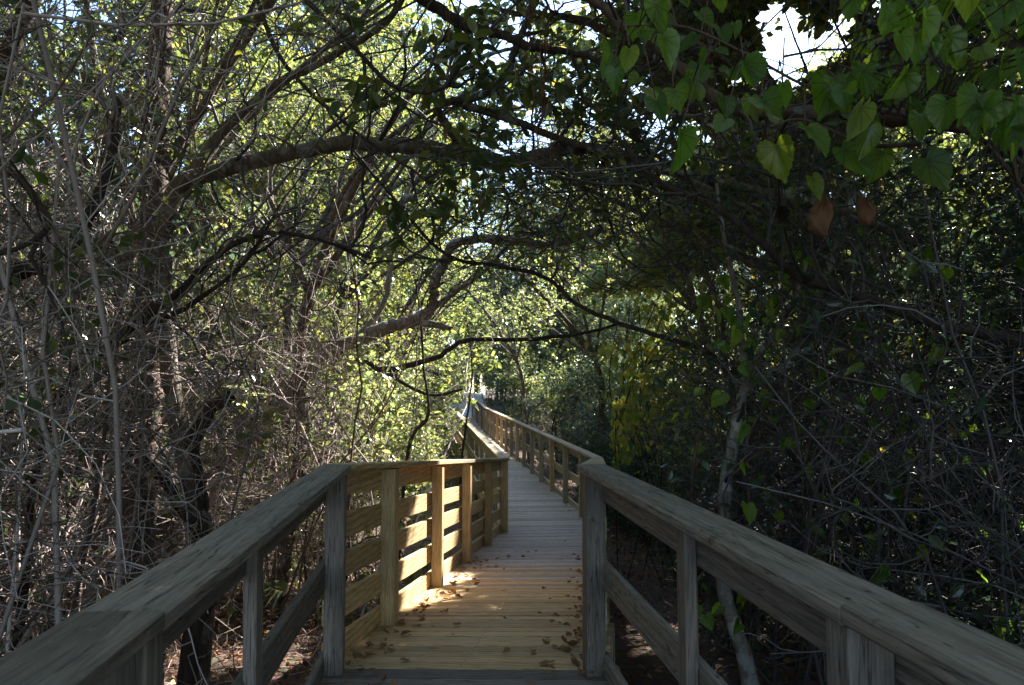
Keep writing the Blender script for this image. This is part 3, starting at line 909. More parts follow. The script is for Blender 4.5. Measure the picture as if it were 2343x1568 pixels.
grow_tree("leaning_tree", "tree at the left edge with a stout limb entering the picture", [
    ([root_at(-2.9, 2.9), at(-160, 760, 3.3), at(0, 644, 3.3), at(56, 618, 3.3), at(123, 588, 3.4), at(190, 520, 3.5), at(250, 380, 3.6), at(270, 230, 3.7)], .05, .02),
    ([at(-120, 330, 2.6), at(20, 390, 2.6), at(90, 470, 2.6), at(110, 520, 2.6), at(60, 560, 2.6), at(-60, 600, 2.7)], .014, .008)],
    BARK_DARK, BAY, br=(8, (.3, .9)), tw=(7, (.15, .45)), lf=(1, (.06, .1)), twig_m=TWIG_WARM, tmin=.25, base=root_at(-2.9, 2.9))
grow_tree("overhanging_tree", "dark limbed bay tree crossing the top middle with broad glossy leaves", [
    ([root_at(-3.4, 4.2), np.array([-3.2, 4.3, 2.0]), np.array([-2.6, 4.3, 4.0]), at(760, -130, 4.3), at(880, -40, 4.3), at(969, 0, 4.3), at(1053, 52, 4.3), at(1147, 80, 4.3), at(1234, 112, 4.3), at(1340, 130, 4.3), at(1460, 190, 4.2)], .055, .014),
    ([at(690, -10, 4.2), at(760, 60, 4.1), at(830, 130, 4.0), at(890, 190, 4.0), at(960, 215, 4.0), at(1040, 190, 4.0)], .016, .007),
    ([at(560, -100, 4.4), at(640, 130, 4.3), at(800, 290, 4.2), at(930, 380, 4.1), at(985, 420, 4.1)], .014, .006)],
    BARK_DARK, BAY, br=(7, (.3, .8)), tw=(5, (.15, .35)), lf=(4, (.09, .14)), twig_m=TWIG_DARK, tmin=.3, drop=.6)
grow_tree("red_stemmed_vine", "reddish woody vine arching low behind the right railing", [
    ([root_at(*(at(1570, 1150, 4.8)[:2])), at(1588, 1045, 4.8), at(1660, 1007, 4.8), at(1745, 989, 4.8), at(1902, 998, 4.8), at(1965, 1011, 4.8), at(2046, 1018, 4.8), at(2100, 1065, 4.8), at(2160, 1160, 4.8)], .012, .009)],
    BARK_RED, YEL, br=(3, (.2, .5)), tw=(3, (.1, .3)), lf=(1, (.05, .09)), leaf_kind='oval', tmin=.1, cat="vine")

# canopy trees whose limbs roof the walk; rooted on both sides
CANOPY = [
    (-2.6, 8.5, (-1.2, 8.2), 4.6, OAK, "oak rooted left of the second bend, its crown roofing the walk"),
    (3.2, 6.6, (1.0, 6.0), 4.2, BAY, "bay tree behind the right railing, crown over the walk"),
    (4.2, 10.2, (2.9, 8.6), 5.2, OAK, "oak right of the second bend with a spreading yellow green crown"),
    (-3.6, 6.4, (-1.8, 6.2), 5.0, OAK, "leafy oak behind the shaggy cedar trunk"),
    (-3.1, 11.8, (-1.2, 12), 5.2, OAK, "bright leaved oak beyond the crooked oak on the left"),
    (3.6, 13.2, (2.2, 13.0), 5.0, OAK, "bright leaved oak right of the far railing"),
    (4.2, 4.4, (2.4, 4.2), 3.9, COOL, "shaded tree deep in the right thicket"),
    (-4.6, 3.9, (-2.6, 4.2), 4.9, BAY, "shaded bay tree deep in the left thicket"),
]
CANOPY += [
    (-3.0, 15.5, (-1.6, 15.5), 4.0, OAK, "oak left of the far railing, its crown leaning toward the walk"),
    (-4.6, 21.0, (-3.2, 21.0), 4.4, FAR, "leafy tree left of the far walk leaning toward it"),
    (-5.6, 30.0, (-3.6, 30.0), 5.0, FAR, "leafy tree arching over the far walk from the left"),
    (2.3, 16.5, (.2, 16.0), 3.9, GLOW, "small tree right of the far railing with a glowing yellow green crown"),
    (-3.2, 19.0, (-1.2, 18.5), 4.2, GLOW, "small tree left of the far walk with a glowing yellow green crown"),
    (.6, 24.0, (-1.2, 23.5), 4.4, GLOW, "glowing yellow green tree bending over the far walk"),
    (-5.2, 8.0, (-4.0, 8.6), 5.6, FAR, "leafy tree behind the left twig tangle, near the cedar"),
    (-4.4, 13.0, (-3.2, 13.5), 6.6, FAR, "tall leafy tree behind the crooked oak"),
    (-6.6, 11.0, (-5.4, 11.4), 7.0, OAK, "tall leafy tree at the back of the left thicket"),
    (-3.5, 10.2, (-.7, 11.2), 6.3, OAK, "tall oak reaching from the left over the second bend"),
    (4.6, 15.0, (1.9, 15.2), 6.6, OAK, "tall oak reaching from the right over the far walk"),
    (.9, 36.0, (-1.6, 37.5), 5.0, FAR, "leafy tree hanging over the end of the walk"),
]
for x, y, (tx, ty), h, lm, lab in CANOPY:
    b0 = root_at(x, y)
    limbs = []
    fork = np.array([x * .75 + tx * .25, y * .75 + ty * .25, h * .55])
    limbs.append(([b0, b0 + (fork - b0) * .5 + rng.normal(size=3) * .12, fork, np.array([tx, ty, h]), np.array([tx - (x - tx) * .5, ty + .3, h + .5])], .085, .02))
    for k in range(5):
        e = np.array([tx, ty, h]) + np.array([rng.uniform(-1.9, 1.9), rng.uniform(-1.5, 1.8), rng.uniform(-.5, 1.6)])
        limbs.append(([fork, (fork + e) / 2 + rng.normal(size=3) * .25 + np.array([0, 0, .25]), e], .035, .01))
    grow_tree("canopy_tree", lab, limbs, BARK_OAK, lm, br=(6, (.5, 1.3)), tw=(8, (.2, .55)), lf=(6, (.05, .09)), leaf_kind='oval', twig_m=TWIG_DARK, tmin=.3)


# ------------------------------------------------------------------ thickets (tangles nobody could count)
def away_from_litter(P):
    """the bare patch of leaf litter behind the left railing stays free of stems"""
    x, y, z = P[..., 0], P[..., 1], P[..., 2]
    return ~((x > -3.0 + .1 * (y - 5)) & (x < -1.2) & (y > 3.9) & (y < 7.6) & (z < .25)).any(1)


def thicket(name, label, xr, yr, n, hgt, lean, mat, lf, lmat, n2=8, n3=8, r=(.006, .016)):
    g, gl = Geo(), Geo()
    x = rng.uniform(xr[0], xr[1], n); y = rng.uniform(yr[0], yr[1], n)
    if xr[0] < 0: x = x + walk_x(y) - walk_x(3.0)
    else: x = x + walk_x(y) - walk_x(3.0)
    st = np.stack([x, y, ground_z(x, y) - .05], 1)
    d = norm(np.stack([rng.normal(lean, .28, n), rng.normal(0, .3, n), np.ones(n)], 1))
    S = walk(st, d, rng.uniform(hgt[0], hgt[1], n), 12, .16)
    S = S[clear_of_walk(S)]
    S = S[away_from_litter(S)]
    tubes(g, S, taper(len(S), 12, rng.uniform(r[0], r[1], len(S)), .35), 5)
    B = sprout(S, n2, (.5, 1.5), 7, .08, 1, (30, 95), .1, .3)
    B = B[clear_of_walk(B)]; B = B[open_sky(B[:, 3], 2)]; B = B[away_from_litter(B)]
    tubes(g, B, taper(len(B), 7, rng.uniform(.0028, .006, len(B)), .45), 4)
    T = sprout(B, n3, (.15, .55), 5, .1, 1, (25, 90), 0, .32)
    T = T[clear_of_walk(T)]; T = T[open_sky(T[:, 2], 2)]; T = T[away_from_litter(T)]
    tubes(g, T, taper(len(T), 5, rng.uniform(.0016, .0036, len(T)), .6), 3)
    root = empty(name, (float(np.mean(xr)), float(np.mean(yr)), -.6))
    tag(root, label, "thicket", kind="stuff")
    g.obj("twigs", mat, root)
    if lf[0]:
        sel = T[rng.uniform(size=len(T)) < lf[0]]
        pos = on_lines(sel, 2, .4)
        pos = pos[clear_of_walk(pos)]; pos = pos[open_sky(pos)]
        leaves(gl, pos, lf[1], .4)
        gl.obj("foliage", lmat, root, smooth=False)
    return root


thicket("twig_tangle", "dense tangle of dry pinkish grey twigs filling the left side", (-4.6, -1.5), (1.2, 9.5), 350, (2.6, 6.2), .10, TWIG_WARM, (.06, (.05, .09)), BAY, 10, 13)
thicket("twig_tangle", "dark tangle of bare twigs and vines filling the right side", (1.55, 4.4), (1.0, 9.0), 250, (2.2, 4.8), -.10, TWIG_DARK, (.13, (.05, .09)), COOL, 10, 9)
def twig_roof():
    n = 270
    y = np.where(rng.uniform(size=n) < .22, rng.uniform(3.2, 5, n), rng.uniform(5.4, 11, n)); x = rng.uniform(-2.6, 3.4, n); z = 2.6 + rng.uniform(0, 2.6, n) + .12 * (y - 3)
    st = np.stack([x, y, z], 1)
    d = norm(np.stack([rng.choice([-1, 1], n) * rng.uniform(.5, 1, n), rng.normal(0, .5, n), rng.normal(.05, .35, n)], 1))
    S = walk(st, d, rng.uniform(1.0, 2.8, n), 10, .13)
    S = S[clear_of_walk(S, .95, 2.1)]; S = S[open_sky(S[:, 3]) & open_sky(S[:, 7])]
    g = Geo(); gl = Geo()
    tubes(g, S, taper(len(S), 10, rng.uniform(.004, .010, len(S)), .35), 5)
    B = sprout(S, 9, (.4, 1.2), 7, .1, 1, (25, 75), -.03, .22)
    B = B[clear_of_walk(B, .95, 2.0)]; B = B[open_sky(B[:, 3], 2)]
    tubes(g, B, taper(len(B), 7, rng.uniform(.0022, .0045, len(B)), .4), 4)
    T = sprout(B, 7, (.15, .5), 5, .1, 1, (25, 80), -.05, .28)
    T = T[clear_of_walk(T, .95, 2.0)]; T = T[open_sky(T[:, 2], 2)]
    tubes(g, T, taper(len(T), 5, rng.uniform(.0013, .0026, len(T)), .55), 3)
    # long thin bare branches sagging across the tunnel
    L = []
    for _ in range(46):
        x0 = rng.uniform(560, 1500); y0 = rng.uniform(180, 640); d_ = rng.uniform(4.2, 6.8); w_ = rng.uniform(160, 420) * rng.choice([-1, 1]); dy_ = rng.uniform(-120, 260)
        L.append(smooth_path([at(x0 + w_ * u, y0 + dy_ * u + rng.uniform(30, 90) * math.sin(math.pi * u) + rng.normal(0, 9), d_ + .5 * u) for u in np.linspace(0, 1, 6)], 22))
    L = np.array(L); L = L[clear_of_walk(L, .9, 2.0)]
    tubes(g, L, taper(len(L), 22, rng.uniform(.004, .009, len(L)), .4), 5)
    LB = sprout(L, 7, (.2, .7), 7, .1, 1, (25, 70), -.05, .25)
    LB = LB[clear_of_walk(LB, .9, 2.0)]
    tubes(g, LB, taper(len(LB), 7, rng.uniform(.002, .0035, len(LB)), .4), 4)
    root = empty("twig_roof", (.3, 6.5, 3))
    tag(root, "mesh of fine bare twigs closing the top of the tunnel over the walk", "thicket", kind="stuff")
    g.obj("twigs", TWIG_DARK, root)
    pos = on_lines(T[rng.uniform(size=len(T)) < .12], 2, .4)
    pos = pos[clear_of_walk(pos)]; pos = pos[open_sky(pos)]
    leaves(gl, pos, (.04, .08), .4); gl.obj("foliage", OAK, root, smooth=False)


twig_roof()
thicket("twig_tangle", "dead pinkish brush beyond the far right railing", (2.6, 5.5), (16, 34), 110, (1.5, 3.2), 0, TWIG_WARM, (.0, (.05, .09)), OAK, 8, 7)


# ------------------------------------------------------------------ leaf roof added overhead to block skylight from the near walk
def added_shade_roof():
    n = 230000
    x = rng.uniform(-10, 13, n); y = rng.uniform(-10, 15, n); z = rng.uniform(5.0, 8.6, n)
    dens = np.where(y < 6.2, 1.0, np.where(x > 2.2 + .12 * (y - 6), 1.0, 0.0))
    dens *= np.where(x < -5, np.where(y > 3, .6, .9), 1)
    cl = np.sin(x * 1.7 + 1.3 * np.sin(y * .9)) + np.sin(y * 1.9 + 1.1 * np.sin(x * 1.1 + 2)) + .8 * np.sin(3.1 * x + 2.7 * y)
    dens *= np.clip(.75 + .35 * cl, .12, 1)
    pos = np.stack([x, y, z], 1)[rng.uniform(size=n) < dens]
    # leaves added along the sun's direction to keep the walk shaded
    n2 = 130000
    gy = rng.uniform(-1.5, 21, n2); gx = walk_x(gy) + rng.uniform(-1.5, 1.5, n2); h = rng.uniform(5.2, 9.0, n2)
    extra = np.stack([gx, gy, walk_z(gy)], 1) + (h / SUN[2])[:, None] * SUN
    pos = np.concatenate([pos, extra])
    n3 = 60000  # further leaves added to shade the near left thicket
    gy = rng.uniform(-1.5, 6.8, n3); gx = rng.uniform(-5.2, -1.5, n3); h = rng.uniform(5.4, 9.0, n3)
    pos = np.concatenate([pos, np.stack([gx, gy, np.zeros(n3)], 1) + (h / SUN[2])[:, None] * SUN])
    pos = pos[open_sky(pos)]
    pos = pos[np.linalg.norm(pos - np.array([0, 0, EYE]), axis=1) > 3]
    root = empty("added_shade_roof", (0, 2, 5))
    tag(root, "high leaf roof added, mostly out of view, to shade the near part of the boardwalk", "foliage", kind="stuff")
    g = Geo(); leaves(g, pos, (.10, .19), .2, 'oval'); g.obj("foliage", OAK, root, smooth=False)
    P = walk(pos[::60], norm(rng.normal(size=(len(pos[::60]), 3)) * np.array([1, 1, .3])), rng.uniform(.6, 1.8, len(pos[::60])), 6, .25)
    P = P[open_sky(P[:, 2]) & open_sky(P[:, 5])]
    g = Geo(); tubes(g, P, taper(len(P), 6, .008, .4), 4); g.obj("twigs", TWIG_DARK, root)


added_shade_roof()

# ------------------------------------------------------------------ shrubs and far trees
def tree_proto(name, H, Rc, nb, leafn, ls, lm, bark_m, kind='oval', squash=1.0, low=.25):
    """one tree at the origin: trunk, branches, crown -> three meshes"""
    gt, gb, gl = Geo(), Geo(), Geo()
    tp = smooth_path([(0, 0, -.3), (rng.normal(0, .12), rng.normal(0, .12), H * .3), (rng.normal(0, .3), rng.normal(0, .3), H * .65), (rng.normal(0, .4), rng.normal(0, .4), H * .95)], 20)
    tubes(gt, tp[None], np.linspace(H * .016, H * .004, 20)[None], 8, wob=.04)
    B = sprout(tp[None], nb, (Rc * .55, Rc * 1.05), 9, low, 1, (40, 85), .2, .2)
    tubes(gb, B, taper(len(B), 9, H * .004, .3), 5)
    T = sprout(B, 9, (Rc * .2, Rc * .5), 6, .2, 1, (25, 75), .1, .3)
    tubes(gb, T, taper(len(T), 6, H * .0012, .4), 3)
    T2 = sprout(T, 4, (Rc * .06, Rc * .2), 4, .2, 1, (25, 80), 0, .3)
    tubes(gb, T2, taper(len(T2), 4, H * .0006, .5), 3)
    per = max(1, int(leafn / len(T2)))
    pos = on_lines(T2, per, .1)
    pos = pos + rng.normal(size=pos.shape) * ls[0] * .5
    leaves(gl, pos, ls, .25, kind)
    return [(gt.mesh("trunk", bark_m), "trunk"), (gb.mesh("branches", TWIG_DARK), "branches"), (gl.mesh("crown", lm, smooth=False), "crown")]


def place(proto, name, loc, rz, s, label, cat, group):
    root = empty(name, loc, rz)
    root.scale = (s, s, s * rng.uniform(.9, 1.12))
    tag(root, label, cat, group)
    for me, nm in proto:
        o = bpy.data.objects.new(nm, me)
        COL.objects.link(o)
        o.parent = root


SHRUB_A = tree_proto("shrub", 2.6, 1.1, 22, 4200, (.045, .08), FAR, BARK_DARK, low=.08)
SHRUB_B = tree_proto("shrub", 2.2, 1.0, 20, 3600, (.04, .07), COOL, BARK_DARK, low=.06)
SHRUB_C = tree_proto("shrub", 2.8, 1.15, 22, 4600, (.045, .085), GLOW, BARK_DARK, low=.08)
TREE_A = tree_proto("tree", 8.0, 2.7, 34, 15000, (.07, .12), FAR, BARK_OAK, low=.18)
TREE_B = tree_proto("tree", 9.5, 2.9, 36, 15000, (.07, .12), OAK, BARK_OAK, low=.15)
TREE_C = tree_proto("tree", 7.0, 2.6, 32, 13000, (.06, .11), COOL, BARK_DARK, low=.15)

SH = []
for k in range(44):        # left of the walk
    y = rng.uniform(8.8, 40); x = walk_x(y) - rng.uniform(1.9, 5.0)
    SH.append((x, y, SHRUB_C if y < 26 else SHRUB_A, "leafy green shrub on the left side between the railing and the woods", "shrubs left of the boardwalk"))
for k in range(40):
    y = rng.uniform(9, 42); x = walk_x(y) + rng.uniform(2.1, 6)
    SH.append((x, y, SHRUB_B if k % 3 else SHRUB_A, "leafy green shrub on the right side between the railing and the woods", "shrubs right of the boardwalk"))
for k in range(40):  # added behind the tangles to block light coming in from the sides
    side = -1 if k % 2 else 1
    y = rng.uniform(-2, 11); x = walk_x(y) + side * rng.uniform(4.6, 7.5)
    SH.append((x, y, SHRUB_B, "shaded shrub deep behind the tangle of twigs", "shrubs deep behind the twig tangles"))
for k in range(26):
    y = rng.uniform(1.8, 10); x = walk_x(y) + rng.uniform(1.7, 3.6)
    SH.append((x, y, SHRUB_B, "low shaded plant growing below the right railing", "low plants below the right railings"))
for k in range(34):
    y = rng.uniform(8.5, 22); x = walk_x(y) + rng.uniform(1.9, 4.2)
    SH.append((x, y, SHRUB_B if k % 2 else SHRUB_A, "low green plant crowding the outside of the far right railing", "low plants right of the far railing"))
for k in range(24):
    y = rng.uniform(10.5, 18.5); x = walk_x(y) + rng.uniform(1.9, 3.0)
    SH.append((x, y, SHRUB_B, "low green plant crowding the outside of the far right railing", "low plants right of the far railing"))
for k in range(22):
    y = rng.uniform(50, 62) if k < 14 else rng.uniform(76, 80); x = -11 + (k % 14) * 1.15 + rng.uniform(-.4, .4) if k < 14 else -8.5 + (k - 14)
    if k < 14 and abs(x + 4.0) < 2.4: continue
    SH.append((x, y, SHRUB_A, "deep rounded shrub filling the woods behind the end of the walk", "shrubs filling the woods behind the walk"))
for k in range(16):
    x = -4.6 + rng.uniform(-7, 7); y = rng.uniform(43, 56)
    if abs(x - np.interp(y, [40, 48, 60], [-2.74, -3.4, -4.2])) < 1.7: x += 3.4 if x > -3.5 else -3.4
    SH.append((x, y, SHRUB_A, "sunlit shrub beside the pale path at the end of the boardwalk", "shrubs at the end of the boardwalk"))
for x, y, pr, lab, gr in SH:
    place(pr, "shrub", (x, y, float(ground_z(x, y))), rng.uniform(0, 6.3), rng.uniform(.6, .85) if 'crowding' in lab else rng.uniform(.35, .6) if lab.startswith('low') else rng.uniform(1.2, 1.9) if 'deep' in lab else rng.uniform(.75, 1.35), lab, "plant" if lab.startswith('low') else "shrub", gr)

TR = []
for k in range(16):
    y = 13 + k * 2.2 + rng.uniform(-1, 1); x = walk_x(min(y, 60)) - rng.uniform(3.2, 9)
    TR.append((x, y, "leafy woodland tree rising left of the far boardwalk", "woodland trees left of the boardwalk"))
for k in range(16):
    y = 13.5 + k * 2.2 + rng.uniform(-1, 1); x = walk_x(min(y, 60)) + rng.uniform(5.0, 10.5)
    TR.append((x, y, "leafy woodland tree rising right of the far boardwalk", "woodland trees right of the boardwalk"))
for k in range(12):
    x = -22 + k * 3.6 + rng.uniform(-1, 1); y = rng.uniform(50, 62)
    TR.append((x, y, "far woodland tree closing the view behind the end of the walk", "woodland trees closing the view"))
for k in range(44):  # those behind the camera are unseen, added to shade the near rails
    side = -1 if k % 2 else 1
    y = -9 + k * .62; x = side * (rng.uniform(5.6, 8.5) if k % 4 < 2 else rng.uniform(9, 14)) + walk_x(y)
    TR.append((x, y, "woodland tree standing deep behind the thicket", "woodland trees behind the thickets"))
for k in range(22):
    side = -1 if k % 2 else 1
    y = 12 + k * 2.1; x = side * rng.uniform(10, 18) + walk_x(min(y, 60))
    TR.append((x, y, "woodland tree standing deep behind the trees along the boardwalk", "woodland trees in the second row"))
for k in range(14):
    x = -30 + k * 4.4 + rng.uniform(-1, 1); y = rng.uniform(62, 74)
    TR.append((x, y, "far woodland tree closing the view behind the end of the walk", "woodland trees closing the view"))
def shades_gap(x, y, rc=2.3, top=9.5):
    for c, r in SHAFTS[:68]:
        t = np.linspace(.5, 14, 28)
        p = np.array(c) + t[:, None] * SUN
        if ((np.hypot(p[:, 0] - x, p[:, 1] - y) < rc) & (p[:, 2] < top) & (p[:, 2] > 1.5)).any(): return True
    for px_, py_h, r in HOLES:
        p = np.array([at(px_, py_h, q) for q in np.linspace(4, 40, 30)])
        if r > .012 and px_ > 1600 and ((np.hypot(p[:, 0] - x, p[:, 1] - y) < rc * .9) & (p[:, 2] < top) & (p[:, 2] > 1.5)).any(): return True
    return False


TR = [t for t in TR if not shades_gap(t[0], t[1])]
for k in range(26):
    y = 3 + k * .7 + rng.uniform(-.4, .4); x = 6.2 + .38 * y + rng.uniform(0, 4) * (k % 2)
    if x < 8.5 and shades_gap(x, y, 1.9, 6): continue
    TR.append((x, y, "small woodland tree closing the back of the right thicket", "small trees behind the right thicket"))
for k in range(26):
    y = 17.5 + (k % 13) * .9; x = y * (.40 + .30 * rng.uniform()) + (1.5 if k > 12 else 0)
    TR.append((x, y, "full grown woodland tree at the very back of the right side", "trees at the back of the right side"))
for k in range(16):
    side = -1 if k % 2 else 1
    y = 21 + k * 1.5 if side < 0 else 44 + k * 1.3; x = walk_x(min(y, 60)) + (-rng.uniform(2.9, 5.5) if side < 0 else rng.uniform(6.5, 12.5))
    if shades_gap(x, y, 4.5, 18): continue
    TR.append((x, y, "tall woodland tree left of the far part of the boardwalk" if side < 0 else "tall woodland tree set back on the right of the far boardwalk", "tall trees left of the far boardwalk" if side < 0 else "tall trees right of the far boardwalk"))
for k in range(14):
    x = -4 + (k - 6.5) * 2.1; y = rng.uniform(58, 66)
    TR.append((x, y, "tall tree in the woods behind the end of the walk", "tall trees behind the end of the walk"))
print("woodland trees", len(TR))
for k, (x, y, lab, gr) in enumerate(TR):
    place((TREE_A, TREE_B, TREE_C)[k % 3], "woodland_tree", (x, y, float(ground_z(x, y)) - .1), rng.uniform(0, 6.3), rng.uniform(1.6, 2.1) if lab.startswith('tall') else rng.uniform(.55, .75) if ('rising right' in lab or lab.startswith('small')) else rng.uniform(.8, 1.25), lab, "tree", gr)

# ------------------------------------------------------------------ grape vine at the top right
def heart_leaf(n=44, teeth=1.0):
    """toothed heart outline, stalk at the origin, tip at +y; the fan's centre is where the veins meet"""
    half = smooth_path([(0, .13, 0), (.10, .03, 0), (.26, -.03, 0), (.43, .08, 0), (.50, .30, 0), (.455, .52, 0), (.33, .74, 0), (.15, .93, 0), (0, 1.08, 0)], n // 2 + 1)
    out = [(x, y) for x, y, _ in half] + [(-x, y) for x, y, _ in half[-2:0:-1]]
    if teeth == 0:
        out = [(x * .82, y * 1.02) for x, y in out]
    V = [(0, .17, -.01)]
    for k, (x, y) in enumerate(out):
        f = 1 + teeth * (.05 if k % 2 else -.03) * (1 if abs(x) > .03 else 0)
        x, y = x * f, .3 + (y - .3) * f
        V.append((x, y, .13 * abs(x) - .25 * max(0, y - .45) ** 2 + (.015 if k % 4 < 2 else -.01)))
    n = len(out)
    T = np.array([(0, 1 + (k + 1) % n, 1 + k) for k in range(n)])
    vein = np.array([1.0] + [1.0 if k % 4 == 1 else 0.0 for k in range(n)])
    return np.array(V), T, vein


HV, HT, HVEIN = heart_leaf()
HV0 = heart_leaf(teeth=0)[0]      # a smooth edged kind grows among the toothed one


def set_veins(o):
    me = o.data
    at_ = me.attributes.new("vein", 'FLOAT', 'POINT')
    at_.data.foreach_set("value", np.tile(HVEIN, len(me.vertices) // len(HVEIN)).astype(np.float32))




def heart_leaves(g, pos, size, tipdir, nrm):
    N = len(pos)
    d = norm(tipdir)
    nrm = norm(nrm - (nrm * d).sum(1, keepdims=True) * d)
    x = np.cross(d, nrm)
    s = np.asarray(size)[:, None, None]
    curl = rng.uniform(.1, 2.2, N)[:, None, None]
    wid = rng.uniform(.72, 1.12, N)[:, None, None]; shear = rng.normal(0, .18, N)[:, None, None]
    fold = rng.uniform(0, .6, N)[:, None, None]
    HX = np.where((rng.uniform(size=N) < .42)[:, None, None], HV0[None], HV[None])
    V = pos[:, None, :] + s * ((HX[:, :, 0:1] * wid + shear * HX[:, :, 1:2] ** 2) * x[:, None] + HX[:, :, 1:2] * d[:, None] + (curl * HX[:, :, 2:3] + fold * np.abs(HX[:, :, 0:1])) * nrm[:, None])
    o = (np.arange(N) * len(HV))[:, None, None]
    g.add(V.reshape(-1, 3), None, (HT[None] + o).reshape(-1, 3))


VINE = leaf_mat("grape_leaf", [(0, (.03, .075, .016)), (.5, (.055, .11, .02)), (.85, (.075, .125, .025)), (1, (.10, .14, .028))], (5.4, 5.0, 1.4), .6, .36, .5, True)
hero = [(1372, 95, 62), (1440, 105, 52), (1408, 150, 58), (1515, 75, 75), (1500, 0, 85), (1560, 290, 95), (1772, 320, 105), (1842, 285, 90), (1855, 400, 66), (1920, 330, 100),
        (2020, 335, 95), (2112, 355, 92), (1990, 280, 75), (1620, 120, 70), (1700, 130, 80), (1740, 225, 85), (1660, 270, 60), (1905, 175, 100), (1790, 185, 60), (1500, 225, 70), (1540, 200, 60)]
P0 = [at(a, b_, rng.uniform(1.9, 2.4)) for a, b_, _ in hero]
S0 = [s / F * 2.15 for *_, s in hero]
for _ in range(170):
    a = 2400 - 620 * rng.uniform(0, 1) ** 1.3
    lim = np.interp(a, [1780, 1900, 2050, 2343], [60, 200, 300, 330])
    b_ = rng.uniform(-120, lim)
    if 1690 < a < 1950 and -130 < b_ < 160: continue
    d_ = rng.uniform(1.7, 2.6)
    P0.append(at(a, b_, d_)); S0.append(rng.uniform(.045, .105))
for _ in range(110):
    a, b_ = rng.uniform(1400, 2343), rng.uniform(-60, 240)
    if 1700 < a < 1935 and -90 < b_ < 150: continue
    P0.append(at(a, b_, rng.uniform(2.6, 3.4))); S0.append(rng.uniform(.06, .10))
P0 = np.array(P0); S0 = np.array(S0)
N0 = len(P0)
tip = np.stack([rng.normal(0, .35, N0), rng.normal(-.1, .3, N0), np.full(N0, -1.0)], 1)
nr_ = np.stack([rng.normal(0, .5, N0), np.full(N0, -1.0) * rng.choice([1, 1, 1, -.3], N0), rng.normal(.55, .5, N0)], 1)
vroot = empty("grape_vine", root_at(2.2, 2.3))
tag(vroot, "wild grape vine with large toothed leaves hanging in the top right corner", "vine")
g = Geo(); heart_leaves(g, P0, S0, tip, nr_); set_veins(g.obj("foliage", VINE, vroot))
g = Geo()
vs = [[root_at(2.2, 2.3), np.array([2.1, 2.3, 1.2]), at(2330, 420, 2.35), at(2200, 300, 2.3), at(2000, 250, 2.3), at(1850, 200, 2.3), at(1700, 120, 2.3), at(1560, 60, 2.3), at(1420, 60, 2.3)],
      [at(2330, 420, 2.35), at(2250, 100, 2.2), at(2150, -60, 2.2)], [at(2100, 330, 2.3), at(1980, 330, 2.2), at(1840, 275, 2.15), at(1760, 290, 2.1)]]
for p in vs:
    q = smooth_path(p, 30); tubes(g, q[None], np.linspace(.008, .003, 30)[None], 6)
src = smooth_path(vs[0][2:], 60)
pet = []
for p in P0:
    k = np.argmin(np.linalg.norm(src - p, axis=1)); a = src[k]
    pet.append(smooth_path([a, (a + p) / 2 + np.array([0, 0, .05]), p], 6))
pet = np.array(pet)
far_ = np.linalg.norm(pet[:, 0] - pet[:, -1], axis=1) < .55
tubes(g, pet[far_], np.full((far_.sum(), 6), .0021), 4)
g.obj("stem", BARK_RED, vroot)
bm_, nt, ns, ln, b = new_mat("dark_berry")
b.inputs["Base Color"].default_value = (.012, .010, .02, 1); b.inputs["Roughness"].default_value = .35


def ball(g, c, r, nu=10, nv=6):
    V = [c + np.array([0, 0, r])]
    for i in range(1, nv):
        for k in range(nu):
            th, ph = math.pi * i / nv, 2 * math.pi * k / nu
            V.append(c + r * np.array([math.sin(th) * math.cos(ph), math.sin(th) * math.sin(ph), math.cos(th)]))
    V.append(c - np.array([0, 0, r]))
    T = [(0, 1 + k, 1 + (k + 1) % nu) for k in range(nu)] + [(len(V) - 1, 1 + (nv - 2) * nu + (k + 1) % nu, 1 + (nv - 2) * nu + k) for k in range(nu)]
    Q = [(1 + (i - 1) * nu + k, 1 + i * nu + k, 1 + i * nu + (k + 1) % nu, 1 + (i - 1) * nu + (k + 1) % nu) for i in range(1, nv - 1) for k in range(nu)]
    g.add(V, Q, T)


for cxb, cyb in ((2005, 60), (2010, 120), (2000, 245), (2230, 70), (2150, 300)):
    g = Geo()
    for _ in range(7):
        ball(g, at(cxb + rng.normal(0, 12), cyb + rng.normal(0, 18), 2.0 + rng.normal(0, .02)), rng.uniform(.006, .009))
    g.obj("berry_cluster", bm_, vroot)

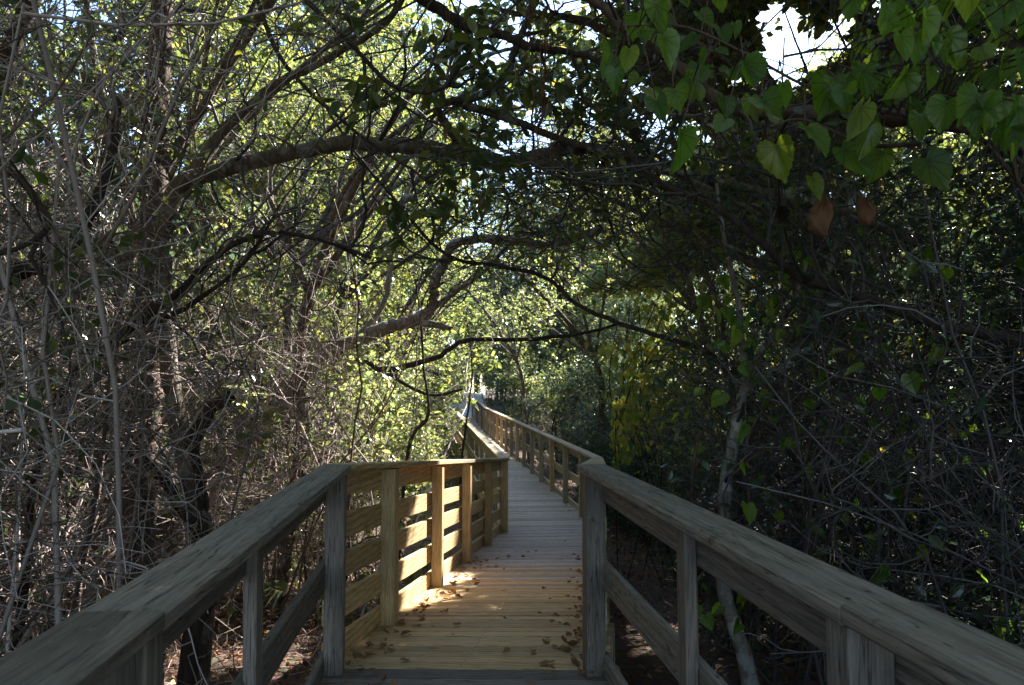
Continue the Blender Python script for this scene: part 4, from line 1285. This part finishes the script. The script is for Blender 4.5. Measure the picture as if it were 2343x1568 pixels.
# dead brown leaves caught in the twigs on the right
for a, b_, s, fl, lab in ((1890, 455, .105, 1.0, "large dry brown leaf hanging folded in the twigs below the grape leaves"), (1985, 455, .085, -1.0, "crumpled orange brown leaf caught on a twig right of the larger dead leaf")):
    g = Geo()
    V = []
    c = at(a, b_, 2.35)
    nu, nv = 13, 13
    for i in range(nv):
        for k in range(nu):
            u, v = k / (nu - 1) * 2 - 1, i / (nv - 1)
            w = s * .50 * max(.03, math.sin(math.pi * (.13 + .86 * v))) ** .7 * (1 + (.16 if (i % 3 == 0) else -.06) * abs(u) ** 3)
            w = w * (1 - .25 * v * (u * fl > 0))
            bend = .9 * u + .5 * fl * v
            V.append(c + np.array([w * u * math.cos(bend * .9), s * (.32 * u * u + .14 * math.sin(6 * v + 3 * u) + .05 * math.sin(11 * u)) + rng.normal(0, .0012), -v * s * 1.1 + .10 * s * u * u + .08 * s * u * fl]))
    g.add(V, [(i * nu + k, i * nu + k + 1, (i + 1) * nu + k + 1, (i + 1) * nu + k) for i in range(nv - 1) for k in range(nu - 1)])
    tubes(g, smooth_path([c + np.array([0, 0, -.02]), c + np.array([.004, .01, .03]), c + np.array([.02 * fl, .0, .085])], 8)[None], np.full((1, 8), .0016), 5)
    o = g.obj("dead_leaf", DEAD_DARK, origin=tuple(c))
    tag(o, lab, "leaf")

# pale heart leaved vine through the right thicket
vb = root_at(2.2, 4.6)
pv = empty("climbing_vine", vb)
tag(pv, "thin vine with scattered pale blue green heart leaves climbing through the dark right thicket", "vine")
pos = np.array([at(rng.uniform(1540, 2330), rng.uniform(560, 1450), rng.uniform(3.0, 5.2)) for _ in range(170)] + [at(rng.normal(1800, 130), rng.normal(700, 120), rng.uniform(4, 5.5)) for _ in range(60)])
pos = pos[clear_of_walk(pos, 1.0, 2.2) & (pos[:, 2] > -.4)]
N0 = len(pos)
g = Geo()
heart_leaves(g, pos, rng.uniform(.045, .10, N0), np.stack([rng.normal(0, .6, N0), rng.normal(0, .5, N0), -np.ones(N0) * .7], 1), np.stack([rng.normal(0, .6, N0), rng.normal(-.6, .5, N0), rng.normal(.7, .5, N0)], 1))
set_veins(g.obj("foliage", VINE, pv))
g = Geo()
for k in range(9):
    q = smooth_path([vb + np.array([rng.normal(0, .5), rng.normal(0, .3), 0]), at(rng.uniform(1650, 2200), 1150, 4.2), at(rng.uniform(1600, 2250), 850, 4.3), at(rng.uniform(1600, 2200), 560, 4.6)], 30)
    tubes(g, q[None], np.full((1, 30), .005), 5)
g.obj("stem", BARK_RED, pv)

# thin red stems dangling over the middle of the walk
hv = empty("hanging_vine", at(1230, -60, 4.4))
tag(hv, "cluster of thin red vine stems dangling straight down at the top middle", "vine")
g = Geo()
for k in range(30):
    a = rng.choice([985, 1010, 1190, 1225, 1235, 1240, 1255, 1415, 1625]) + rng.normal(0, 12)
    d_ = rng.uniform(3.9, 4.8); t0 = rng.uniform(-80, 120); t1 = t0 + rng.uniform(120, 420)
    q = np.array([at(a + 10 * math.sin(u * 4 + k), t0 + (t1 - t0) * u, d_) for u in np.linspace(0, 1, 12)]) + rng.normal(size=(12, 3)) * .006
    tubes(g, q[None], np.full((1, 12), rng.uniform(.0012, .0024)), 4)
g.obj("stems", RED_STEM, hv)


def pine_cone(c, r, label):
    g = Geo()
    ball(g, c, r * .55, 8, 6)
    for k in range(90):
        v = k / 89; a = k * 2.39996
        rr = r * (.35 + .75 * math.sin(math.pi * (.12 + .8 * v)))
        o = np.array([math.cos(a), math.sin(a), .35]); sd_ = np.array([-math.sin(a), math.cos(a), 0])
        b0 = c + np.array([0, 0, (v - .5) * 2.4 * r])
        g.add([b0 - sd_ * r * .12, b0 + sd_ * r * .12, b0 + o * rr + sd_ * r * .2, b0 + o * rr * 1.08 + np.array([0, 0, r * .1]), b0 + o * rr - sd_ * r * .2], [(0, 1, 2, 4)], [(4, 2, 3)])
    tubes(g, smooth_path([c + np.array([0, 0, r]), c + np.array([.01, .02, r * 2.2]), c + np.array([.03, .06, r * 3.6])], 6)[None], np.full((1, 6), .003), 5)
    tag(g.obj("pine_cone", BARK_DARK, origin=tuple(c), smooth=False), label, "pine cone")


pine_cone(at(2310, 815, 3.1), .028, "dark pine cone hanging at the right edge in the shaded twigs")
pine_cone(at(1790, 492, 2.9), .024, "dark pine cone in the twigs below the grape leaves")
pine_cone(at(1455, 312, 3.6), .026, "dark pine cone under the limb at the top middle")

# yellow-green climber by the right bend
croot_p = root_at(1.95, 10.6)
cr = empty("climbing_vine", croot_p)
tag(cr, "climber with small heart shaped yellow green leaves hanging behind the near right corner post", "vine")
pos, sz = [], []
for _ in range(420):
    t = rng.uniform(0, 1)
    a = rng.normal(1420 + 40 * math.sin(t * 5), 26 + 30 * (1 - t)); b_ = 780 + 330 * t
    pos.append(at(a, b_, rng.uniform(7.2, 8.4))); sz.append(rng.uniform(.05, .09))
for _ in range(420):
    a, b_ = rng.uniform(1320, 1640), rng.uniform(640, 960)
    pos.append(at(a, b_, rng.uniform(7.5, 9.5))); sz.append(rng.uniform(.05, .085))
pos = np.array(pos); sz = np.array(sz)
ok = clear_of_walk(pos, .85, 2.1) & open_sky(pos); pos, sz = pos[ok], sz[ok]
N0 = len(pos)
g = Geo()
heart_leaves(g, pos, sz, np.stack([rng.normal(0, .4, N0), rng.normal(0, .4, N0), -np.ones(N0)], 1), np.stack([rng.normal(0, .6, N0), rng.normal(-.8, .5, N0), rng.normal(.4, .5, N0)], 1))
g.obj("foliage", YEL, cr)
g = Geo()
for k in range(7):
    p = smooth_path([croot_p + np.array([rng.normal(0, .2), rng.normal(0, .2), 0]), at(rng.uniform(1400, 1520), 1080, 7.8), at(rng.uniform(1390, 1480), 900, 7.9), at(rng.uniform(1350, 1600), 700, 8.2)], 24)
    tubes(g, p[None], np.full((1, 24), .006), 5)
g.obj("stem", BARK_DARK, cr)

# ------------------------------------------------------------------ litter
def dead_leaf_mesh(k):
    g = Geo()
    V = []
    cur = (.35, .8, .5, 1.1)[k]
    for i in range(7):
        v = i / 6
        w = (.02, .24, .36, .40, .30, .18, .02)[i] * (1 + .18 * ((i + k) % 2))
        for u in (-1, -.45, 0, .45, 1):
            V.append((u * w, v - .5, cur * .35 * (u * w * 2) ** 2 + .16 * cur * (v - .5) ** 2 * 2 + .03 * math.sin(5 * u + 3 * v + k)))
    g.add(np.array(V), [(i * 5 + q, i * 5 + q + 1, (i + 1) * 5 + q + 1, (i + 1) * 5 + q) for i in range(6) for q in range(4)])
    return g.mesh("dead_leaf", DEADLEAF)


DL = [dead_leaf_mesh(k) for k in range(4)]
for k in range(290):
    u = rng.uniform()
    if u < .42:      # along the right edge of the new planks and beyond
        y = 4.2 + rng.exponential(2.2); e = abs(rng.normal(0, .16)); side = 1
    elif u < .72:
        y = rng.uniform(4.2, 8.5); e = abs(rng.normal(0, .14)); side = -1
    elif u < .79:
        y = rng.uniform(3.5, 9); e = rng.uniform(0, 1.2); side = 1
    elif u < .92:
        y = rng.choice([4.9, 5.7, 6.6, 7.4]) + rng.normal(0, .14); e = abs(rng.normal(0, .07)); side = 1
    else:
        y = rng.uniform(3.4, 4.3); e = abs(rng.normal(0, .2)); side = rng.choice([-1, 1])
    if y > 20: continue
    if y > 11.3: side = 1
    xl = np.interp(y, [p[1] for p in LEFT], [p[0] for p in LEFT]); xr_ = np.interp(y, [p[1] for p in RIGHT], [p[0] for p in RIGHT])
    x = xr_ - e + .05 if side > 0 else xl + e - .03
    x = min(max(x, xl - .06), xr_ + .06)
    o = bpy.data.objects.new("dead_leaf", DL[k % 4])
    COL.objects.link(o)
    s = rng.uniform(.028, .07)
    o.scale = (s * rng.uniform(.6, 1.1), s, s * rng.uniform(.6, 1.5))
    o.rotation_euler = (rng.normal(0, .3), rng.normal(0, .3), rng.uniform(0, 6.3))
    o.location = (float(x), float(y), float(walk_z(y) + .004 + .012 * rng.uniform()))
    tag(o, "curled brown dead leaf lying on the boardwalk planks", "leaf", "dead leaves on the planks")

g = Geo()
n = 16000
x = np.concatenate([rng.uniform(-6, -1.0, n), rng.uniform(.4, 5, n // 2)]); y = np.concatenate([rng.uniform(1.5, 12, n), rng.uniform(1.5, 22, n // 2)])
pos = np.stack([x, y, ground_z(x, y) + rng.uniform(.0, .05, len(x))], 1)
pos = pos[np.abs(x - walk_x(y)) > .72]
d0 = len(pos)
leaves(g, pos, (.03, .085), .1, 'leaf')
tag(g.obj("leaf_litter", DEADLEAF, smooth=False), "brown leaf litter covering the ground beside the boardwalk", kind="stuff")
g = Geo()
n = 2600
x = rng.uniform(-5.5, -1.2, n); y = rng.uniform(2, 11, n)
st = np.stack([x, y, ground_z(x, y) + .02], 1)
T = walk(st, norm(np.stack([rng.normal(size=n), rng.normal(size=n), rng.uniform(0, .5, n)], 1)), rng.uniform(.15, .6, n), 5, .3, .1)
T = T[clear_of_walk(T, .9)]
tubes(g, T, taper(len(T), 5, rng.uniform(.002, .006, len(T)), .5), 4)
tag(g.obj("fallen_twigs", TWIG_WARM), "dry twigs strewn over the ground left of the boardwalk", kind="stuff")


# palmetto by the left railing
def palmetto(loc, label, nfr, s):
    root = empty("palmetto", loc)
    tag(root, label, "plant", "palmettos by the left railing")
    g, gs = Geo(), Geo()
    for k in range(nfr):
        a = rng.uniform(0, 6.3)
        c = np.array(loc) + np.array([math.cos(a) * .4 * s, math.sin(a) * .4 * s, .5 * s * rng.uniform(.5, 1.1)])
        tubes(gs, smooth_path([loc, (np.array(loc) + c) / 2 + np.array([0, 0, .12 * s]), c], 8)[None], np.full((1, 8), .006), 5)
        o = norm(np.array([math.cos(a), math.sin(a), .25]))
        side = norm(np.cross(o, [0, 0, 1.0])); upv = np.cross(side, o)
        for q in range(15):
            t = (q / 14 - .5) * 2.6
            d = o * math.cos(t) + side * math.sin(t)
            e = c + d * .42 * s - np.array([0, 0, .09 * s * rng.uniform(.4, 1.3)])
            m_ = c + d * .22 * s + upv * .02
            w = np.cross(d, upv) * .016 * s
            g.add([c, m_ - w, m_ + w, e], None, [(0, 1, 2), (1, 3, 2)])
    g.obj("fronds", BAY, root, smooth=False)
    gs.obj("stalks", BAY, root)


palmetto(tuple(root_at(-1.75, 7.55)), "palmetto with a pale fan frond in the sunlit patch behind the left railing", 6, 1.0)
palmetto(tuple(root_at(-1.75, 8.6)), "palmetto half hidden behind the left corner post", 6, .9)
